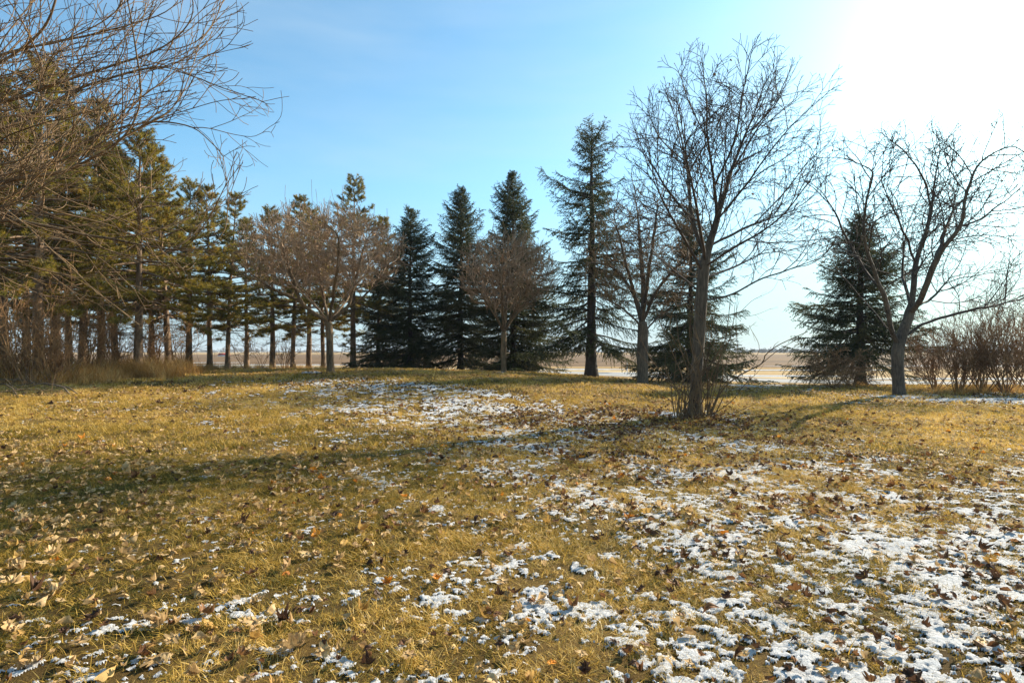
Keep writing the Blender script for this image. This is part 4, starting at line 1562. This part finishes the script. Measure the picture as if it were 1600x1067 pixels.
# brush pile: loose fallen branches
BG = 'fallen branches of the brush pile'
for k in range(7):
    r = np.random.default_rng(900 + k)
    x, y = at(r.uniform(-30, 60), 14.6), r.uniform(14.0, 15.4)
    a = r.normal(0.0, .5) + (pi if k % 2 else 0)
    L = r.uniform(1.0, 2.3)
    d = np.array((cos(a), sin(a), 0))
    P = np.array([(x, y, 0)]) + d * np.linspace(-L / 2, L / 2, 8)[:, None] + np.cumsum(r.normal(0, .03, (8, 3)), 0)
    rad = r.uniform(.012, .03)
    P[:, 2] = ground(P[:, 0], P[:, 1]) + 0.06 + rad + .25 * np.abs(np.sin(np.linspace(0, 2.4, 8) + r.uniform(0, 1))) * r.uniform(.1, 1)
    P[0, 2] = gz(P[0, 0], P[0, 1]) + rad * .5
    tb = Tubes()
    c = P.mean(0)
    tb.add(P - c, np.linspace(rad, .006, 8), 6)
    for s in range(3, 8):
        dd = unit(d + r.normal(0, .6, 3) + np.array((0, 0, .2)))
        tb.add([P[s] - c, P[s] - c + dd * .2, P[s] - c + dd * .45 + r.normal(0, .04, 3)], [.009, .006, .003], 3)
    lab = ['long pale fallen branch with twigs on the brush pile', 'thick dark fallen branch lying low in the brush pile', 'bent fallen branch across the brush pile', 'pale crooked branch end sticking out of the brush pile',
           'short dark branch at the edge of the brush pile', 'thin dark twiggy branch on the brush pile', 'pale forked branch leaning on the brush pile'][k]
    o = link('fallen_branch', tb.mesh('fallen_branch', M['pale_bark' if k % 3 == 0 else 'maple_bark']), None, lab, 'branch', BG)
    o.location = c

# tall dry grass along the pine row
tall = [tuft_mesh('tall_tuft', 46, 0.20, 0.35, 0.85, 0.011, M['tall_grass'], (3, 34), 0.7, 3, 950 + i) for i in range(5)]
xs, ys, ss = [], [], []
for px, d, wx, wd, n, s in [(0, 18.5, 80, 1.6, 170, 1.0), (90, 18.6, 60, 1.3, 150, .95), (170, 20.0, 50, 1.3, 150, .95), (225, 20.5, 40, 1.0, 170, 1.05), (275, 23.5, 35, 1.5, 120, .9), (320, 27.5, 35, 1.0, 60, .6),
                            (400, 34, 70, 1.5, 120, .6), (500, 38, 60, 1.5, 90, .6), (590, 37, 50, 1.2, 70, .5), (-120, 17, 70, 1.8, 120, 1.0), (1320, 27.2, 40, .8, 40, .45), (1540, 22.5, 90, 1.2, 160, .55)]:
    dd = RNG.normal(d, wd * .6, n)
    xs.append((RNG.normal(px, wx * .6, n) - 800) / F * dd)
    ys.append(dd)
    ss.append(np.full(n, s) * RNG.uniform(.6, 1.2, n))
xs, ys, ss = np.concatenate(xs), np.concatenate(ys), np.concatenate(ss)
scatter('tall_dry_grass', np.stack([xs, ys, ground(xs, ys) - .02], 1), np.stack([RNG.normal(0, .1, len(xs)), RNG.normal(0, .1, len(xs)), RNG.uniform(0, 6.28, len(xs))], 1), ss, RNG.integers(0, 5, len(xs)), tall)


# ------------------------------------------------------------------ far things
def far_wood(name, x0, x1, y0, h, n, seed):
    """distant wood: many small uneven crowns read as one mass"""
    r = np.random.default_rng(seed)
    V, T = [], []
    k = 0
    for i in range(n):
        x, y = r.uniform(x0, x1), y0 + r.uniform(-60, 60)
        e = float(fbm(np.array([x * .013]), np.array([y0 * .1]), 3, 4)[0])
        hh = h * r.uniform(.6, 1.0) * np.clip((e - .28) * 3.2, .18, 1.25)
        w = h * r.uniform(.25, .5)
        m = 90
        u = unit(r.normal(size=(m, 3))) * r.uniform(.5, 1, (m, 1))
        c = np.array((x, y, FIELD_Z + hh * .55)) + u * np.array((w, w, hh * .5))
        a, b = r.normal(0, w * .22, (m, 3)), r.normal(0, w * .22, (m, 3))
        V.append(np.stack([c, c + a, c + b], 1).reshape(-1, 3))
        tr = np.array([(x - .3, y, FIELD_Z - .3), (x + .3, y, FIELD_Z - .3), (x, y, FIELD_Z + hh * .7)])
        V.append(tr)
    V = np.concatenate(V)
    return link(name, mesh_from(name, V, tris=np.arange(len(V)).reshape(-1, 3), mats=[M['wood']]), kind='stuff')


far_wood('far_woods', 320, 470, 800, 9, 130, 1)
far_wood('far_woods', -1400, -150, 1300, 9, 700, 2)
far_wood('far_woods', 100, 380, 1500, 8, 220, 3)
far_wood('far_woods', 700, 1500, 1100, 10, 420, 4)

# low farm shed with a red roof, far across the field
bx, by = at(350, 230), 230.0
shed = link('farm_shed', None, None, 'distant low farm shed with red roof across the pale field', 'building')
shed.location = (bx, by, FIELD_Z)
shed.scale = (0.75, 0.75, 0.75)


def box(x0, x1, y0, y1, z0, z1):
    v = np.array([(x, y, z) for z in (z0, z1) for y in (y0, y1) for x in (x0, x1)], float)
    return v, np.array([(0, 1, 3, 2), (4, 6, 7, 5), (0, 4, 5, 1), (2, 3, 7, 6), (0, 2, 6, 4), (1, 5, 7, 3)])[:, ::-1]


v, q = box(-2.4, 2.4, -1.8, 1.8, 0, 0.75)
link('wall', mesh_from('wall', v, quads=q, mats=[M['white']]), shed)
v = np.array([(-2.6, -2.1, .7), (2.6, -2.1, .7), (2.6, 0, 1.75), (-2.6, 0, 1.75), (-2.6, 2.1, .7), (2.6, 2.1, .7)], float)
link('roof', mesh_from('roof', v, tris=np.array([(0, 3, 4), (1, 5, 2)]), quads=np.array([(0, 1, 2, 3), (3, 2, 5, 4), (0, 4, 5, 1)]), mats=[M['red']]), shed)
# roadside marker post
mx, my = at(980, 50), 50.0
post = link('marker_post', None, None, 'thin white marker post standing by the gravel road', 'post')
post.location = (mx, my, FIELD_Z)
tb = Tubes()
tb.add([(0, 0, -.05), (0, 0, .6), (0.01, 0, 1.15)], [.035, .033, .03], 8)
link('pole', tb.mesh('pole', M['white']), post)
v, q = box(-.05, .05, -.015, .015, 1.05, 1.32)
link('reflector_plate', mesh_from('reflector_plate', v, quads=q, mats=[M['white']]), post)

# ------------------------------------------------------------------ winter haze over the plain
v, q = box(-2500, 2500, -300, 2600, -1.6, 16.5)
hm, hnt, hout = new_mat('winter_haze')
pv = hnt.nodes.new('ShaderNodeVolumePrincipled')
pv.inputs['Color'].default_value = (0.86, 0.92, 1.0, 1)
pv.inputs['Density'].default_value = 0.00025
pv.inputs['Anisotropy'].default_value = 0.0
hnt.links.new(pv.outputs['Volume'], hout.inputs['Volume'])
link('haze', mesh_from('haze', v, quads=q, mats=[hm]), kind='stuff')
